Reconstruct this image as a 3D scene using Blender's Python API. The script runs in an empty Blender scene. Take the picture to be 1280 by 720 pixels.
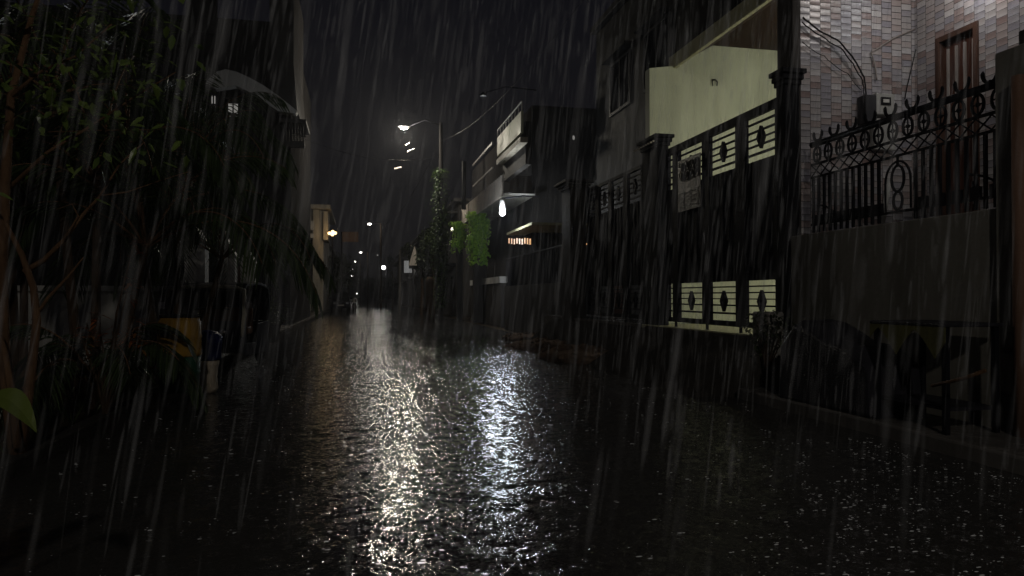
import bpy, bmesh, math, random
from mathutils import Vector, Matrix
R = math.radians
sin, cos, pi = math.sin, math.cos, math.pi
random.seed(7)
sc = bpy.context.scene
C = sc.collection

# ------------------------------------------------------------ camera
CAMH = 1.2
YAW = R(12.0)
F = 900.0            # focal length in photo pixels (1280 wide)
cam_d = bpy.data.cameras.new('camera'); cam = bpy.data.objects.new('camera', cam_d); C.objects.link(cam)
cam_d.sensor_width = 36.0; cam_d.lens = 36.0*F/1280.0
cam_d.clip_start = 0.05; cam_d.clip_end = 1500
PITCH = math.atan(10.0/F)
cam.location = (0, 0, CAMH)
cam.rotation_euler = (pi/2 + PITCH, 0, -YAW)
sc.camera = cam

# ------------------------------------------------------------ night sky, exposure
w = bpy.data.worlds.new('World'); sc.world = w; w.use_nodes = True
nt = w.node_tree; nt.nodes.clear()
out = nt.nodes.new('ShaderNodeOutputWorld'); bg = nt.nodes.new('ShaderNodeBackground')
tc = nt.nodes.new('ShaderNodeTexCoord'); sp = nt.nodes.new('ShaderNodeSeparateXYZ'); rp = nt.nodes.new('ShaderNodeValToRGB')
nt.links.new(tc.outputs['Generated'], sp.inputs[0]); nt.links.new(sp.outputs[2], rp.inputs[0])
rp.color_ramp.elements[0].position = 0.0; rp.color_ramp.elements[0].color = (0.0060, 0.0056, 0.0062, 1)
rp.color_ramp.elements[1].position = 0.5; rp.color_ramp.elements[1].color = (0.0020, 0.0021, 0.0042, 1)
nt.links.new(rp.outputs[0], bg.inputs[0]); nt.links.new(bg.outputs[0], out.inputs[0])
bg.inputs[1].default_value = 1.0
sc.view_settings.view_transform = 'Standard'; sc.view_settings.look = 'None'
sc.view_settings.exposure = 0.0; sc.view_settings.gamma = 1.0
sc.view_settings.use_curve_mapping = False
sc.cycles.transparent_max_bounces = 48
sc.cycles.max_bounces = 6; sc.cycles.diffuse_bounces = 3; sc.cycles.glossy_bounces = 3
sc.cycles.sample_clamp_indirect = 2.0
sc.cycles.use_denoising = True
sc.cycles.caustics_reflective = False; sc.cycles.caustics_refractive = False

def light(name, loc, power, col, radius=0.08, kind='POINT', target=None, spot=None):
    d = bpy.data.lights.new(name, kind); d.energy = power; d.color = col
    d.shadow_soft_size = radius
    o = bpy.data.objects.new(name, d); C.objects.link(o); o.location = loc
    if spot: d.spot_size = R(spot); d.spot_blend = 0.6
    if target is not None:
        o.rotation_euler = (Vector(target)-Vector(loc)).to_track_quat('-Z', 'Y').to_euler()
    return o

# ------------------------------------------------------------ pixel rays (photo pixels -> where things stand)
FWD = Vector((sin(YAW)*cos(PITCH), cos(YAW)*cos(PITCH), sin(PITCH)))
RGT = Vector((cos(YAW), -sin(YAW), 0))
UP = RGT.cross(FWD)
CP = Vector((0, 0, CAMH))
def ray(px, py): return FWD + RGT*((px-640)/F) - UP*((py-360)/F)
def ax(px, py, X): r = ray(px, py); return CP + r*(X/r.x)
def ay(px, py, Y): r = ray(px, py); return CP + r*(Y/r.y)
def az(px, py, Z=0.0): r = ray(px, py); return CP + r*((Z-CAMH)/r.z)
def Yx(px, X): return ax(px, 370, X).y
def Xy(px, Y): return ay(px, 370, Y).x

# ------------------------------------------------------------ materials
class N:
    def __init__(s, name):
        s.m = bpy.data.materials.new(name); s.m.use_nodes = True
        s.t = s.m.node_tree; s.n = s.t.nodes
        s.b = s.n['Principled BSDF']
        s.tc = s.n.new('ShaderNodeTexCoord')
    def lk(s, a, b): s.t.links.new(a, b)
    def set(s, sock, v):
        if hasattr(v, 'is_linked') or hasattr(v, 'links'): s.lk(v, sock)
        else: sock.default_value = v
    def noise(s, scale, detail=4, rough=0.55, vec=None, dist=0.0):
        n = s.n.new('ShaderNodeTexNoise'); n.inputs['Scale'].default_value = scale
        n.inputs['Detail'].default_value = detail; n.inputs['Roughness'].default_value = rough
        n.inputs['Distortion'].default_value = dist
        s.lk(vec if vec is not None else s.tc.outputs['Object'], n.inputs['Vector']); return n.outputs['Fac']
    def mapping(s, scale=(1,1,1), rot=(0,0,0), src=None):
        n = s.n.new('ShaderNodeMapping'); n.inputs['Scale'].default_value = scale; n.inputs['Rotation'].default_value = rot
        s.lk(src if src is not None else s.tc.outputs['Object'], n.inputs['Vector']); return n.outputs[0]
    def ramp(s, fac, *stops):
        n = s.n.new('ShaderNodeValToRGB'); cr = n.color_ramp
        while len(cr.elements) < len(stops): cr.elements.new(0.5)
        for e, (p, c) in zip(cr.elements, stops): e.position = p; e.color = (*c, 1) if len(c) == 3 else c
        s.lk(fac, n.inputs[0]); return n.outputs[0]
    def math(s, op, a, b=0.0, c=None):
        n = s.n.new('ShaderNodeMath'); n.operation = op; s.set(n.inputs[0], a); s.set(n.inputs[1], b)
        if c is not None: s.set(n.inputs[2], c)
        return n.outputs[0]
    def mix(s, fac, a, b, mode='MIX'):
        n = s.n.new('ShaderNodeMix'); n.data_type = 'RGBA'; n.blend_type = mode
        s.set(n.inputs[0], fac); s.set(n.inputs[6], a if not isinstance(a, tuple) else (*a, 1)); s.set(n.inputs[7], b if not isinstance(b, tuple) else (*b, 1))
        return n.outputs[2]
    def bump(s, h, dist, strength=1.0, normal=None):
        n = s.n.new('ShaderNodeBump'); n.inputs['Strength'].default_value = strength; n.inputs['Distance'].default_value = dist
        s.lk(h, n.inputs['Height'])
        if normal is not None: s.lk(normal, n.inputs['Normal'])
        return n.outputs[0]

def dirty(name, c1, c2, rough=0.6, scale=3.0, bump=0.004, metal=0.0, streak=True, spec=0.03):
    k = N(name)
    f = k.noise(scale, 6, 0.6)
    if streak:
        g = k.noise(1.0, 5, 0.6, vec=k.mapping((scale*3, scale*3, scale*0.35)))
        f = k.math('MULTIPLY_ADD', g, 0.6, k.math('MULTIPLY', f, 0.5))
    col = k.ramp(f, (0.32, c2), (0.68, c1))
    k.lk(col, k.b.inputs['Base Color'])
    fine = k.noise(scale*22, 4, 0.6)
    k.lk(k.bump(fine, bump), k.b.inputs['Normal'])
    k.lk(k.ramp(f, (0.3, (rough*0.75,)*3), (0.7, (min(1, rough*1.2),)*3)), k.b.inputs['Roughness'])
    k.b.inputs['Metallic'].default_value = metal
    k.b.inputs['Specular IOR Level'].default_value = spec
    return k.m

def glow(name, col, s):
    k = N(name); k.b.inputs['Base Color'].default_value = (0.8, 0.8, 0.8, 1)
    k.b.inputs['Emission Color'].default_value = (*col, 1); k.b.inputs['Emission Strength'].default_value = s
    return k.m

def leafmat(name, c1, c2, rough=0.35, trans=0.25):
    k = N(name)
    gi = k.n.new('ShaderNodeNewGeometry')
    f = k.math('FRACT', k.math('MULTIPLY', gi.outputs['Random Per Island'], 1.0))
    k.lk(k.ramp(f, (0.0, c2), (1.0, c1)), k.b.inputs['Base Color'])
    k.b.inputs['Roughness'].default_value = rough
    tr = k.n.new('ShaderNodeBsdfTranslucent'); tr.inputs[0].default_value = (*c1, 1)
    mx = k.n.new('ShaderNodeMixShader'); mx.inputs[0].default_value = trans
    k.lk(k.b.outputs[0], mx.inputs[1]); k.lk(tr.outputs[0], mx.inputs[2])
    k.lk(mx.outputs[0], k.n['Material Output'].inputs[0])
    return k.m

def road_mat():
    k = N('flooded_asphalt')
    P = k.tc.outputs['Object']
    patches = k.noise(0.35, 5, 0.6)
    base = k.ramp(k.noise(60, 3, 0.6), (0.3, (0.022, 0.022, 0.022)), (0.75, (0.06, 0.058, 0.056)))
    base2 = k.mix(k.ramp(patches, (0.35, (0,)*3), (0.7, (1,)*3)), base, (0.03, 0.027, 0.024))
    k.lk(base2, k.b.inputs['Base Color'])
    # ripples: crossing wavelets, and rings where drops strike
    n1 = k.noise(11.0, 2, 0.5, dist=0.6)
    n2 = k.noise(22.0, 2, 0.55, dist=0.8)
    n3 = k.noise(60.0, 2, 0.5)
    h = k.math('MULTIPLY', n1, 0.0035)
    h = k.math('ADD', h, k.math('MULTIPLY', n2, 0.0042))
    h = k.math('ADD', h, k.math('MULTIPLY', n3, 0.0006))
    for sc_, fr, amp in ((5.0, 55.0, 0.0012), (9.0, 60.0, 0.0009)):
        v = k.n.new('ShaderNodeTexVoronoi'); v.voronoi_dimensions = '2D'; v.inputs['Scale'].default_value = sc_
        k.lk(P, v.inputs['Vector'])
        d = v.outputs['Distance']
        s_ = k.math('SINE', k.math('MULTIPLY', d, fr))
        fade = k.math('MAXIMUM', k.math('SUBTRACT', 1.0, k.math('MULTIPLY', d, 2.6)), 0.0)
        h = k.math('ADD', h, k.math('MULTIPLY', k.math('MULTIPLY', s_, fade), amp))
    k.lk(k.bump(h, 1.0, 1.0), k.b.inputs['Normal'])
    k.lk(k.ramp(patches, (0.3, (0.025,)*3), (0.75, (0.05,)*3)), k.b.inputs['Roughness'])
    k.b.inputs['IOR'].default_value = 1.36
    return k.m

def tile_mat(name):
    k = N(name)
    s = k.n.new('ShaderNodeSeparateXYZ'); k.lk(k.tc.outputs['Object'], s.inputs[0])
    W, H = 0.145, 0.080
    u = k.math('DIVIDE', k.math('ADD', s.outputs[0], s.outputs[1]), W)
    cu = k.math('FLOOR', u); fu = k.math('SUBTRACT', u, cu)
    par = k.math('MODULO', k.math('ADD', cu, 1000.0), 2.0)
    v = k.math('ADD', k.math('DIVIDE', s.outputs[2], H), k.math('MULTIPLY', par, 0.5))
    cv = k.math('FLOOR', v); fv = k.math('SUBTRACT', v, cv)
    cb = k.n.new('ShaderNodeCombineXYZ'); k.lk(cu, cb.inputs[0]); k.lk(cv, cb.inputs[1])
    wn = k.n.new('ShaderNodeTexWhiteNoise'); wn.noise_dimensions = '2D'; k.lk(cb.outputs[0], wn.inputs['Vector'])
    grain = k.noise(1.0, 4, 0.6, vec=k.mapping((9, 9, 90)))
    g = k.math('MULTIPLY_ADD', k.math('SUBTRACT', grain, 0.5), 0.35, wn.outputs['Value'])
    col = k.ramp(g, (0.0, (0.25, 0.18, 0.17)), (0.22, (0.40, 0.34, 0.33)), (0.45, (0.44, 0.42, 0.42)), (0.72, (0.29, 0.28, 0.32)), (1.0, (0.56, 0.54, 0.54)))
    e1 = k.math('LESS_THAN', fu, 0.045); e2 = k.math('LESS_THAN', fv, 0.09)
    edge = k.math('MAXIMUM', e1, e2)
    col2 = k.mix(edge, col, (0.05, 0.047, 0.045))
    k.lk(col2, k.b.inputs['Base Color'])
    prof = k.math('POWER', fv, 2.0)
    hh = k.math('SUBTRACT', k.math('MULTIPLY', prof, 0.012), k.math('MULTIPLY', edge, 0.006))
    k.lk(k.bump(hh, 1.0, 1.0), k.b.inputs['Normal'])
    k.b.inputs['Roughness'].default_value = 0.28
    return k.m

def rain_mat():
    k = N('falling_water')
    lw = k.n.new('ShaderNodeLayerWeight'); lw.inputs[0].default_value = 0.5
    a = k.math('POWER', k.math('SUBTRACT', 1.0, lw.outputs['Facing']), 1.6)
    gi = k.n.new('ShaderNodeNewGeometry')
    rr = k.math('POWER', gi.outputs['Random Per Island'], 2.2)
    a = k.math('MULTIPLY', a, k.math('MULTIPLY_ADD', rr, RAIN_A, 0.010))
    df = k.n.new('ShaderNodeBsdfDiffuse'); df.inputs[0].default_value = (0.85, 0.86, 0.9, 1)
    tl = k.n.new('ShaderNodeBsdfTranslucent'); tl.inputs[0].default_value = (0.85, 0.86, 0.9, 1)
    m0 = k.n.new('ShaderNodeMixShader'); m0.inputs[0].default_value = 0.45
    k.lk(df.outputs[0], m0.inputs[1]); k.lk(tl.outputs[0], m0.inputs[2])
    tr = k.n.new('ShaderNodeBsdfTransparent')
    m1 = k.n.new('ShaderNodeMixShader'); k.lk(a, m1.inputs[0]); k.lk(tr.outputs[0], m1.inputs[1]); k.lk(m0.outputs[0], m1.inputs[2])
    k.lk(m1.outputs[0], k.n['Material Output'].inputs[0])
    return k.m
RAIN_A = 0.064
HAZE_D = 0.0010

M = {}
M['road'] = road_mat()
M['tile'] = tile_mat('striped_facade_tile')
M['soil'] = dirty('wet_soil', (0.06, 0.045, 0.03), (0.02, 0.015, 0.012), 0.35, 2.0, 0.02)
M['concrete'] = dirty('stained_concrete', (0.30, 0.29, 0.27), (0.12, 0.11, 0.10), 0.45, 1.2)
M['pave'] = dirty('wet_paving', (0.16, 0.15, 0.14), (0.06, 0.055, 0.05), 0.25, 1.6)
M['plaster'] = dirty('damp_grey_plaster', (0.22, 0.21, 0.185), (0.11, 0.105, 0.09), 0.55, 0.9)
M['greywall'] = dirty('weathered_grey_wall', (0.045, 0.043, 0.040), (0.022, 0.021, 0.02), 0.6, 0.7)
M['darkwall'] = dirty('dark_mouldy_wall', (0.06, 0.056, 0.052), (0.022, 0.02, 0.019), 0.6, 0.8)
M['cream'] = dirty('cream_green_paint', (0.68, 0.70, 0.50), (0.44, 0.45, 0.31), 0.5, 0.9, 0.002)
M['creamdull'] = dirty('cream_paint_weathered', (0.55, 0.50, 0.40), (0.26, 0.23, 0.18), 0.55, 0.9)
M['whitewall'] = dirty('white_paint_weathered', (0.62, 0.61, 0.58), (0.30, 0.29, 0.27), 0.5, 0.8)
M['ceiling'] = dirty('varnished_brown_ceiling', (0.035, 0.018, 0.013), (0.02, 0.011, 0.008), 0.4, 1.5)
M['fascia'] = dirty('yellowed_fascia_paint', (0.50, 0.48, 0.30), (0.35, 0.33, 0.2), 0.5, 1.5)
M['iron'] = dirty('black_painted_iron', (0.016, 0.016, 0.02), (0.006, 0.006, 0.008), 0.5, 4.0, 0.001)
M['gate'] = dirty('black_sheet_steel', (0.010, 0.010, 0.014), (0.005, 0.005, 0.007), 0.6, 2.0, 0.002, spec=0.03)
M['blackpillar'] = dirty('black_painted_pillar', (0.012, 0.012, 0.014), (0.006, 0.006, 0.007), 0.7, 1.5, 0.003, spec=0.03)
M['rampdark'] = dirty('dark_wet_ramp', (0.05, 0.045, 0.04), (0.02, 0.018, 0.016), 0.8, 1.2, 0.02, spec=0.0)
M['steel'] = dirty('bare_steel', (0.55, 0.55, 0.55), (0.35, 0.35, 0.35), 0.25, 6.0, 0.001, metal=1.0)
M['plate'] = dirty('tarnished_cast_plate', (0.16, 0.15, 0.135), (0.05, 0.05, 0.045), 0.4, 9.0, 0.003, metal=0.4)
M['wood'] = dirty('dark_red_wood', (0.09, 0.04, 0.028), (0.04, 0.018, 0.013), 0.35, 2.0)
M['woodlight'] = dirty('worn_wood_frame', (0.085, 0.048, 0.036), (0.04, 0.022, 0.016), 0.4, 2.5)
M['glassdark'] = dirty('dark_window_glass', (0.02, 0.02, 0.022), (0.01, 0.01, 0.012), 0.08, 1.0, 0.0)
M['box'] = dirty('grey_meter_plastic', (0.42, 0.42, 0.40), (0.26, 0.26, 0.25), 0.4, 4.0, 0.001)
M['boxdark'] = dirty('charcoal_metal_box', (0.06, 0.06, 0.065), (0.03, 0.03, 0.032), 0.4, 4.0, 0.001)
M['cable'] = dirty('black_cable_sheath', (0.02, 0.02, 0.02), (0.01, 0.01, 0.01), 0.35, 5.0, 0.0005)
M['conduit'] = dirty('dusty_conduit', (0.35, 0.32, 0.30), (0.18, 0.16, 0.15), 0.45, 5.0, 0.0005)
M['bark'] = dirty('wet_brown_bark', (0.20, 0.12, 0.07), (0.07, 0.04, 0.025), 0.45, 9.0, 0.012)
M['barkdark'] = dirty('dark_wet_bark', (0.09, 0.06, 0.04), (0.03, 0.022, 0.015), 0.45, 7.0, 0.012)
M['leaf'] = leafmat('broad_leaf', (0.15, 0.21, 0.05), (0.05, 0.085, 0.02))
M['palmleaf'] = leafmat('palm_leaflet', (0.055, 0.08, 0.03), (0.02, 0.035, 0.014), 0.3)
M['darkleaf'] = leafmat('dark_foliage', (0.05, 0.07, 0.022), (0.014, 0.022, 0.009), 0.4)
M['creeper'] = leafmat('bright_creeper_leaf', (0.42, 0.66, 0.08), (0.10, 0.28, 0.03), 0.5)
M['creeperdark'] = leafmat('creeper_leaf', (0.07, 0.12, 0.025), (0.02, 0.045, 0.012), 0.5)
M['croton'] = leafmat('croton_leaf', (0.50, 0.13, 0.05), (0.12, 0.09, 0.02), 0.35)
M['bigleaf'] = leafmat('large_green_leaf', (0.12, 0.16, 0.03), (0.09, 0.12, 0.025), 0.35)
M['rubber'] = dirty('black_rubber', (0.02, 0.02, 0.02), (0.012, 0.012, 0.012), 0.6, 8.0, 0.002)
M['autoblack'] = dirty('black_vinyl_hood', (0.022, 0.022, 0.03), (0.012, 0.012, 0.016), 0.45, 3.0, 0.003)
M['autocream'] = dirty('cream_vehicle_trim', (0.62, 0.57, 0.46), (0.45, 0.41, 0.33), 0.45, 3.0, 0.002)
M['yellow'] = dirty('faded_yellow_plastic', (0.34, 0.20, 0.035), (0.20, 0.11, 0.02), 0.4, 2.5, 0.002)
M['green'] = dirty('deep_green_plastic', (0.02, 0.075, 0.045), (0.01, 0.04, 0.025), 0.4, 2.5, 0.002)
M['blue'] = dirty('navy_tarpaulin', (0.012, 0.018, 0.085), (0.008, 0.01, 0.045), 0.4, 3.0, 0.003)
M['sack'] = dirty('off_white_woven_sack', (0.50, 0.43, 0.34), (0.30, 0.25, 0.19), 0.7, 5.0, 0.004)
M['seat'] = dirty('tan_leatherette', (0.20, 0.10, 0.05), (0.10, 0.05, 0.03), 0.4, 4.0, 0.002)
M['carpaint'] = dirty('dark_car_paint', (0.045, 0.045, 0.055), (0.03, 0.03, 0.038), 0.2, 1.0, 0.0005, streak=False)
M['chrome'] = dirty('chrome_trim', (0.7, 0.7, 0.7), (0.5, 0.5, 0.5), 0.12, 6.0, 0.0003, metal=1.0)
M['tarp'] = dirty('dark_tarpaulin', (0.035, 0.034, 0.042), (0.015, 0.015, 0.018), 0.35, 3.0, 0.01)
M['olive'] = dirty('olive_cloth', (0.15, 0.145, 0.06), (0.08, 0.078, 0.035), 0.7, 4.0, 0.004)
M['brown'] = dirty('rust_brown_pipe', (0.20, 0.12, 0.085), (0.11, 0.06, 0.04), 0.5, 2.0, 0.003)
M['sheet'] = dirty('corrugated_sheet', (0.78, 0.70, 0.61), (0.5, 0.44, 0.38), 0.5, 2.0, 0.004)
M['rubble'] = dirty('muddy_rubble', (0.20, 0.14, 0.10), (0.06, 0.045, 0.035), 0.8, 5.0, 0.02, spec=0.0)
M['lampwhite'] = glow('cool_lamp_glass', (0.92, 0.97, 1.0), 28)
M['lampwarm'] = glow('warm_white_lamp_glass', (1.0, 0.95, 0.82), 30)
M['lampfar'] = glow('far_lamp_glass', (1.0, 0.97, 0.9), 5)
M['lamporange'] = glow('orange_lamp_glass', (1.0, 0.62, 0.25), 3.5)
M['signorange'] = glow('dim_orange_lightbox', (1.0, 0.35, 0.05), 0.010); M['signorange'].node_tree.nodes['Principled BSDF'].inputs['Base Color'].default_value = (.012, .006, .004, 1)
M['litroom'] = glow('lit_room_window', (1.0, 0.97, 0.9), 0.18)
M['fairy'] = glow('small_orange_bulb', (1.0, 0.5, 0.2), 0.8)
M['blackwall'] = dirty('shaded_dark_wall', (0.03, 0.028, 0.027), (0.014, 0.013, 0.012), 0.7, 0.8, spec=0.0)  # tone darkened to hold shade on walls close to the lamps
M['signwhite'] = glow('backlit_white_sign', (0.9, 0.95, 1.0), 0.10)
M['rain'] = rain_mat()

# ------------------------------------------------------------ mesh helpers
class MB:
    def __init__(s): s.v = []; s.f = []; s.smooth = False
    def add(s, vs, fs):
        o = len(s.v); s.v += [tuple(v) for v in vs]; s.f += [tuple(i+o for i in f) for f in fs]; return s
    def box(s, x0, y0, z0, x1, y1, z1):
        x0, x1 = sorted((x0, x1)); y0, y1 = sorted((y0, y1)); z0, z1 = sorted((z0, z1))
        return s.add([(x0,y0,z0),(x1,y0,z0),(x1,y1,z0),(x0,y1,z0),(x0,y0,z1),(x1,y0,z1),(x1,y1,z1),(x0,y1,z1)],
              [(0,3,2,1),(4,5,6,7),(0,1,5,4),(1,2,6,5),(2,3,7,6),(3,0,4,7)])
    def prism(s, pts, axis, a, b):
        n = len(pts)
        def mk(p, t):
            return {'x': (t, p[0], p[1]), 'y': (p[0], t, p[1]), 'z': (p[0], p[1], t)}[axis]
        vs = [mk(p, a) for p in pts] + [mk(p, b) for p in pts]
        fs = [tuple(range(n)), tuple(range(2*n-1, n-1, -1))] + [(i, i+n, (i+1) % n + n, (i+1) % n) for i in range(n)]
        return s.add(vs, fs)
    def tube(s, pts, r, n=8, cap=True):
        pts = [Vector(p) for p in pts]; rs = r if isinstance(r, (list, tuple)) else [r]*len(pts)
        vs = []; fs = []; prev = None
        for i, p in enumerate(pts):
            d = (pts[min(i+1, len(pts)-1)] - pts[max(i-1, 0)]).normalized()
            if prev is None:
                a = d.orthogonal().normalized()
            else:
                a = (prev - d*prev.dot(d)).normalized()
            prev = a; b = d.cross(a)
            for k in range(n):
                t = 2*pi*k/n; vs.append(p + (a*cos(t) + b*sin(t))*rs[i])
        for i in range(len(pts)-1):
            for k in range(n):
                fs.append((i*n+k, i*n+(k+1) % n, (i+1)*n+(k+1) % n, (i+1)*n+k))
        if cap:
            fs.append(tuple(range(n-1, -1, -1))); fs.append(tuple((len(pts)-1)*n+k for k in range(n)))
        return s.add(vs, fs)
    def lathe(s, prof, n=20, c=(0,0,0)):
        vs = []; fs = []
        for (r, z) in prof:
            for k in range(n):
                t = 2*pi*k/n; vs.append((c[0]+r*cos(t), c[1]+r*sin(t), c[2]+z))
        for i in range(len(prof)-1):
            for k in range(n): fs.append((i*n+k, i*n+(k+1) % n, (i+1)*n+(k+1) % n, (i+1)*n+k))
        fs.append(tuple(range(n-1, -1, -1))); fs.append(tuple((len(prof)-1)*n+k for k in range(n)))
        return s.add(vs, fs)
    def ball(s, c, r, n=10, sq=(1,1,1), jit=0.0):
        prof = []; vs = []; fs = []; m = n//2+1
        for i in range(m+1):
            a = pi*i/m
            for k in range(n):
                t = 2*pi*k/n; q = 1+random.uniform(-jit, jit)
                vs.append((c[0]+r*sq[0]*sin(a)*cos(t)*q, c[1]+r*sq[1]*sin(a)*sin(t)*q, c[2]+r*sq[2]*cos(a)*q))
        for i in range(m):
            for k in range(n): fs.append((i*n+k, (i+1)*n+k, (i+1)*n+(k+1) % n, i*n+(k+1) % n))
        return s.add(vs, fs)
    def leaf(s, p, d, nrm, L, W, droop=0.0):
        d = d.normalized(); side = d.cross(nrm)
        if side.length < 1e-4: side = d.orthogonal()
        side.normalize(); n2 = side.cross(d)
        q = Vector((0, 0, -1))*droop*L
        a = p; b = p + d*L*0.35 + side*W*0.5 + q*0.15; c = p + d*L*0.35 - side*W*0.5 + q*0.15
        m = p + d*L*0.4 - n2*W*0.12 + q*0.2
        e = p + d*L*0.75 + side*W*0.33 + q*0.6; g = p + d*L*0.75 - side*W*0.33 + q*0.6
        t = p + d*L + q
        return s.add([a, b, c, m, e, g, t], [(0, 1, 3), (0, 3, 2), (1, 4, 3), (3, 5, 2), (4, 6, 3), (3, 6, 5)])
    def build(s, name, mat, parent=None, bevel=0.0, smooth=False, solid=0.0, origin=None):
        me = bpy.data.meshes.new(name)
        ov = Vector(origin) if origin is not None else Vector((0, 0, 0))
        me.from_pydata([tuple(Vector(v)-ov) for v in s.v], [], s.f); me.update()
        bm = bmesh.new(); bm.from_mesh(me)
        if len(s.f) < 60000 and not getattr(s, 'open', False): bmesh.ops.recalc_face_normals(bm, faces=bm.faces)
        bm.to_mesh(me); bm.free()
        me.materials.append(mat)
        if smooth:
            for p in me.polygons: p.use_smooth = True
        o = bpy.data.objects.new(name, me); C.objects.link(o); o.location = ov
        if parent is not None: o.parent = parent; o.location = ov - (Vector(parent.location) if ov.length else Vector((0,0,0))) if False else ov
        if bevel:
            md = o.modifiers.new('bevel', 'BEVEL'); md.width = bevel; md.segments = 2; md.limit_method = 'ANGLE'
        if solid:
            md = o.modifiers.new('solid', 'SOLIDIFY'); md.thickness = solid
        return o

def tag(o, label=None, cat=None, group=None, kind=None):
    if label: o['label'] = label
    if cat: o['category'] = cat
    if group: o['group'] = group
    if kind: o['kind'] = kind
    return o
def thing(name, label, cat, loc=(0,0,0), rz=0.0, group=None):
    o = bpy.data.objects.new(name, None); C.objects.link(o); o.location = loc; o.rotation_euler = (0, 0, rz)
    o.empty_display_size = 0.2
    return tag(o, label, cat, group)
def struct(o): o['kind'] = 'structure'; return o
def copy_tree(o, loc, rz=None, label=None):
    c = o.copy(); C.objects.link(c); c.location = loc
    if rz is not None: c.rotation_euler = (0, 0, rz)
    if label: c['label'] = label
    for ch in list(o.children):
        d = ch.copy(); C.objects.link(d); d.parent = c
        for g in list(ch.children):
            e = g.copy(); C.objects.link(e); e.parent = d
    return c

# ============================================================ ground
XG, ZG = 5.1, 0.70          # plane and sill level of the right-hand gates
g = MB(); g.box(-300, -60, -0.6, 300, 700, -0.02)
struct(g.build('ground', M['soil']))
import numpy as np
def flooded_road():
    """water film with real wavelets near the viewer, plain sheet beyond"""
    rg = np.random.RandomState(5)
    xs = np.arange(-2.2, 4.93, 0.03); xs[-1] = 4.9
    ys = [1.0]
    while ys[-1] < 46: ys.append(ys[-1] + (0.028 if ys[-1] < 14 else 0.045))
    ys = np.array(ys); X, Y = np.meshgrid(xs, ys); Z = np.zeros_like(X)
    for i in range(46):
        lam = 0.085*(4.5**rg.rand()); a_ = rg.rand()*2*pi; kx, ky = cos(a_)*2*pi/lam, sin(a_)*2*pi/lam
        Z += 0.0112*lam/(2*pi)*np.sin(kx*X+ky*Y+rg.rand()*6.28+0.8*np.sin(X*rg.uniform(1, 3)+Y*rg.uniform(.5, 2)))
    env = np.zeros_like(X)
    for i in range(14):
        lam = rg.uniform(.6, 4); a_ = rg.rand()*2*pi; env += np.sin((X*cos(a_)+Y*sin(a_))*2*pi/lam+rg.rand()*6.28)
    env = np.clip(0.95+0.16*env, 0.35, 1.7)
    edge = np.clip(np.minimum(np.minimum(X+2.2, 4.9-X)/0.2, np.minimum(Y-1.0, 46-Y)/0.5), 0, 1)
    Z = Z*env*edge
    nx, ny = len(xs), len(ys)
    co = np.stack([X, Y, Z], -1).reshape(-1, 3)
    ex = np.array([(-2.2, -12, 0), (4.9, -12, 0), (-2.2, 420, 0), (5.6, 420, 0)])
    i0 = np.arange(nx*ny).reshape(ny, nx)
    q = np.stack([i0[:-1, :-1], i0[:-1, 1:], i0[1:, 1:], i0[1:, :-1]], -1).reshape(-1, 4)
    faces = q.tolist(); n0 = nx*ny
    faces.append([n0, n0+1]+i0[0, ::-1].tolist()); faces.append(i0[-1].tolist()+[n0+3, n0+2])
    me = bpy.data.meshes.new('road'); me.from_pydata(np.concatenate([co, ex]).tolist(), [], faces); me.update()
    me.polygons.foreach_set('use_smooth', np.ones(len(me.polygons), dtype=bool))
    me.materials.append(M['road']); o = bpy.data.objects.new('road', me); C.objects.link(o); return struct(o)
flooded_road()
def lumpy(name, x0, x1, y0, y1, z, mat, amp=0.03, step=0.35):
    m = MB(); nx = int((x1-x0)/step)+1; ny = int((y1-y0)/step)+1; vs = []
    for j in range(ny+1):
        for i in range(nx+1):
            vs.append((x0+(x1-x0)*i/nx, y0+(y1-y0)*j/ny, z+random.uniform(-amp, amp)))
    fs = [(j*(nx+1)+i, j*(nx+1)+i+1, (j+1)*(nx+1)+i+1, (j+1)*(nx+1)+i) for j in range(ny) for i in range(nx)]
    m.open = True; m.add(vs, fs); return m.build(name, mat, smooth=True)
struct(lumpy('verge', -9, -2.32, -6, 12.5, 0.10, M['soil'], 0.04))
k = MB(); k.box(-2.34, -10, -0.1, -2.2, 60, 0.13)
struct(k.build('kerb', M['rampdark'], bevel=0.015))
k = MB(); k.box(-12, 12.5, -0.1, -2.345, 60, 0.10)
struct(k.build('pavement', M['pave']))
# right side: dark footway, ramp to the gate, raised plots
k = MB(); k.box(4.35, -10, -0.1, 5.6, 7.75, 0.12)
struct(k.build('footway', M['pave'], bevel=0.02))
k = MB(); k.prism([(3.75, -0.05), (4.95, ZG-0.02), (4.95, -0.06)], 'y', 7.9, 11.9)
struct(k.build('ramp', M['rampdark']))
k = MB(); k.prism([(4.2, -0.05), (4.95, ZG-0.06), (4.95, -0.06)], 'y', 12.0, 18.2)
struct(k.build('gate_ramp', M['rampdark']))
k = MB(); k.box(4.952, 7.9, -0.1, 14, 12.13, ZG-0.006)
struct(k.build('porch_floor', M['fascia']))
k = MB(); k.box(4.952, 12.14, -0.1, 14, 19.0, ZG-0.01)
struct(k.build('yard', M['pave']))
k = MB(); k.box(5.4, -3, -0.1, 14, 7.88, 1.35)
struct(k.build('terrace', M['pave']))

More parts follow.
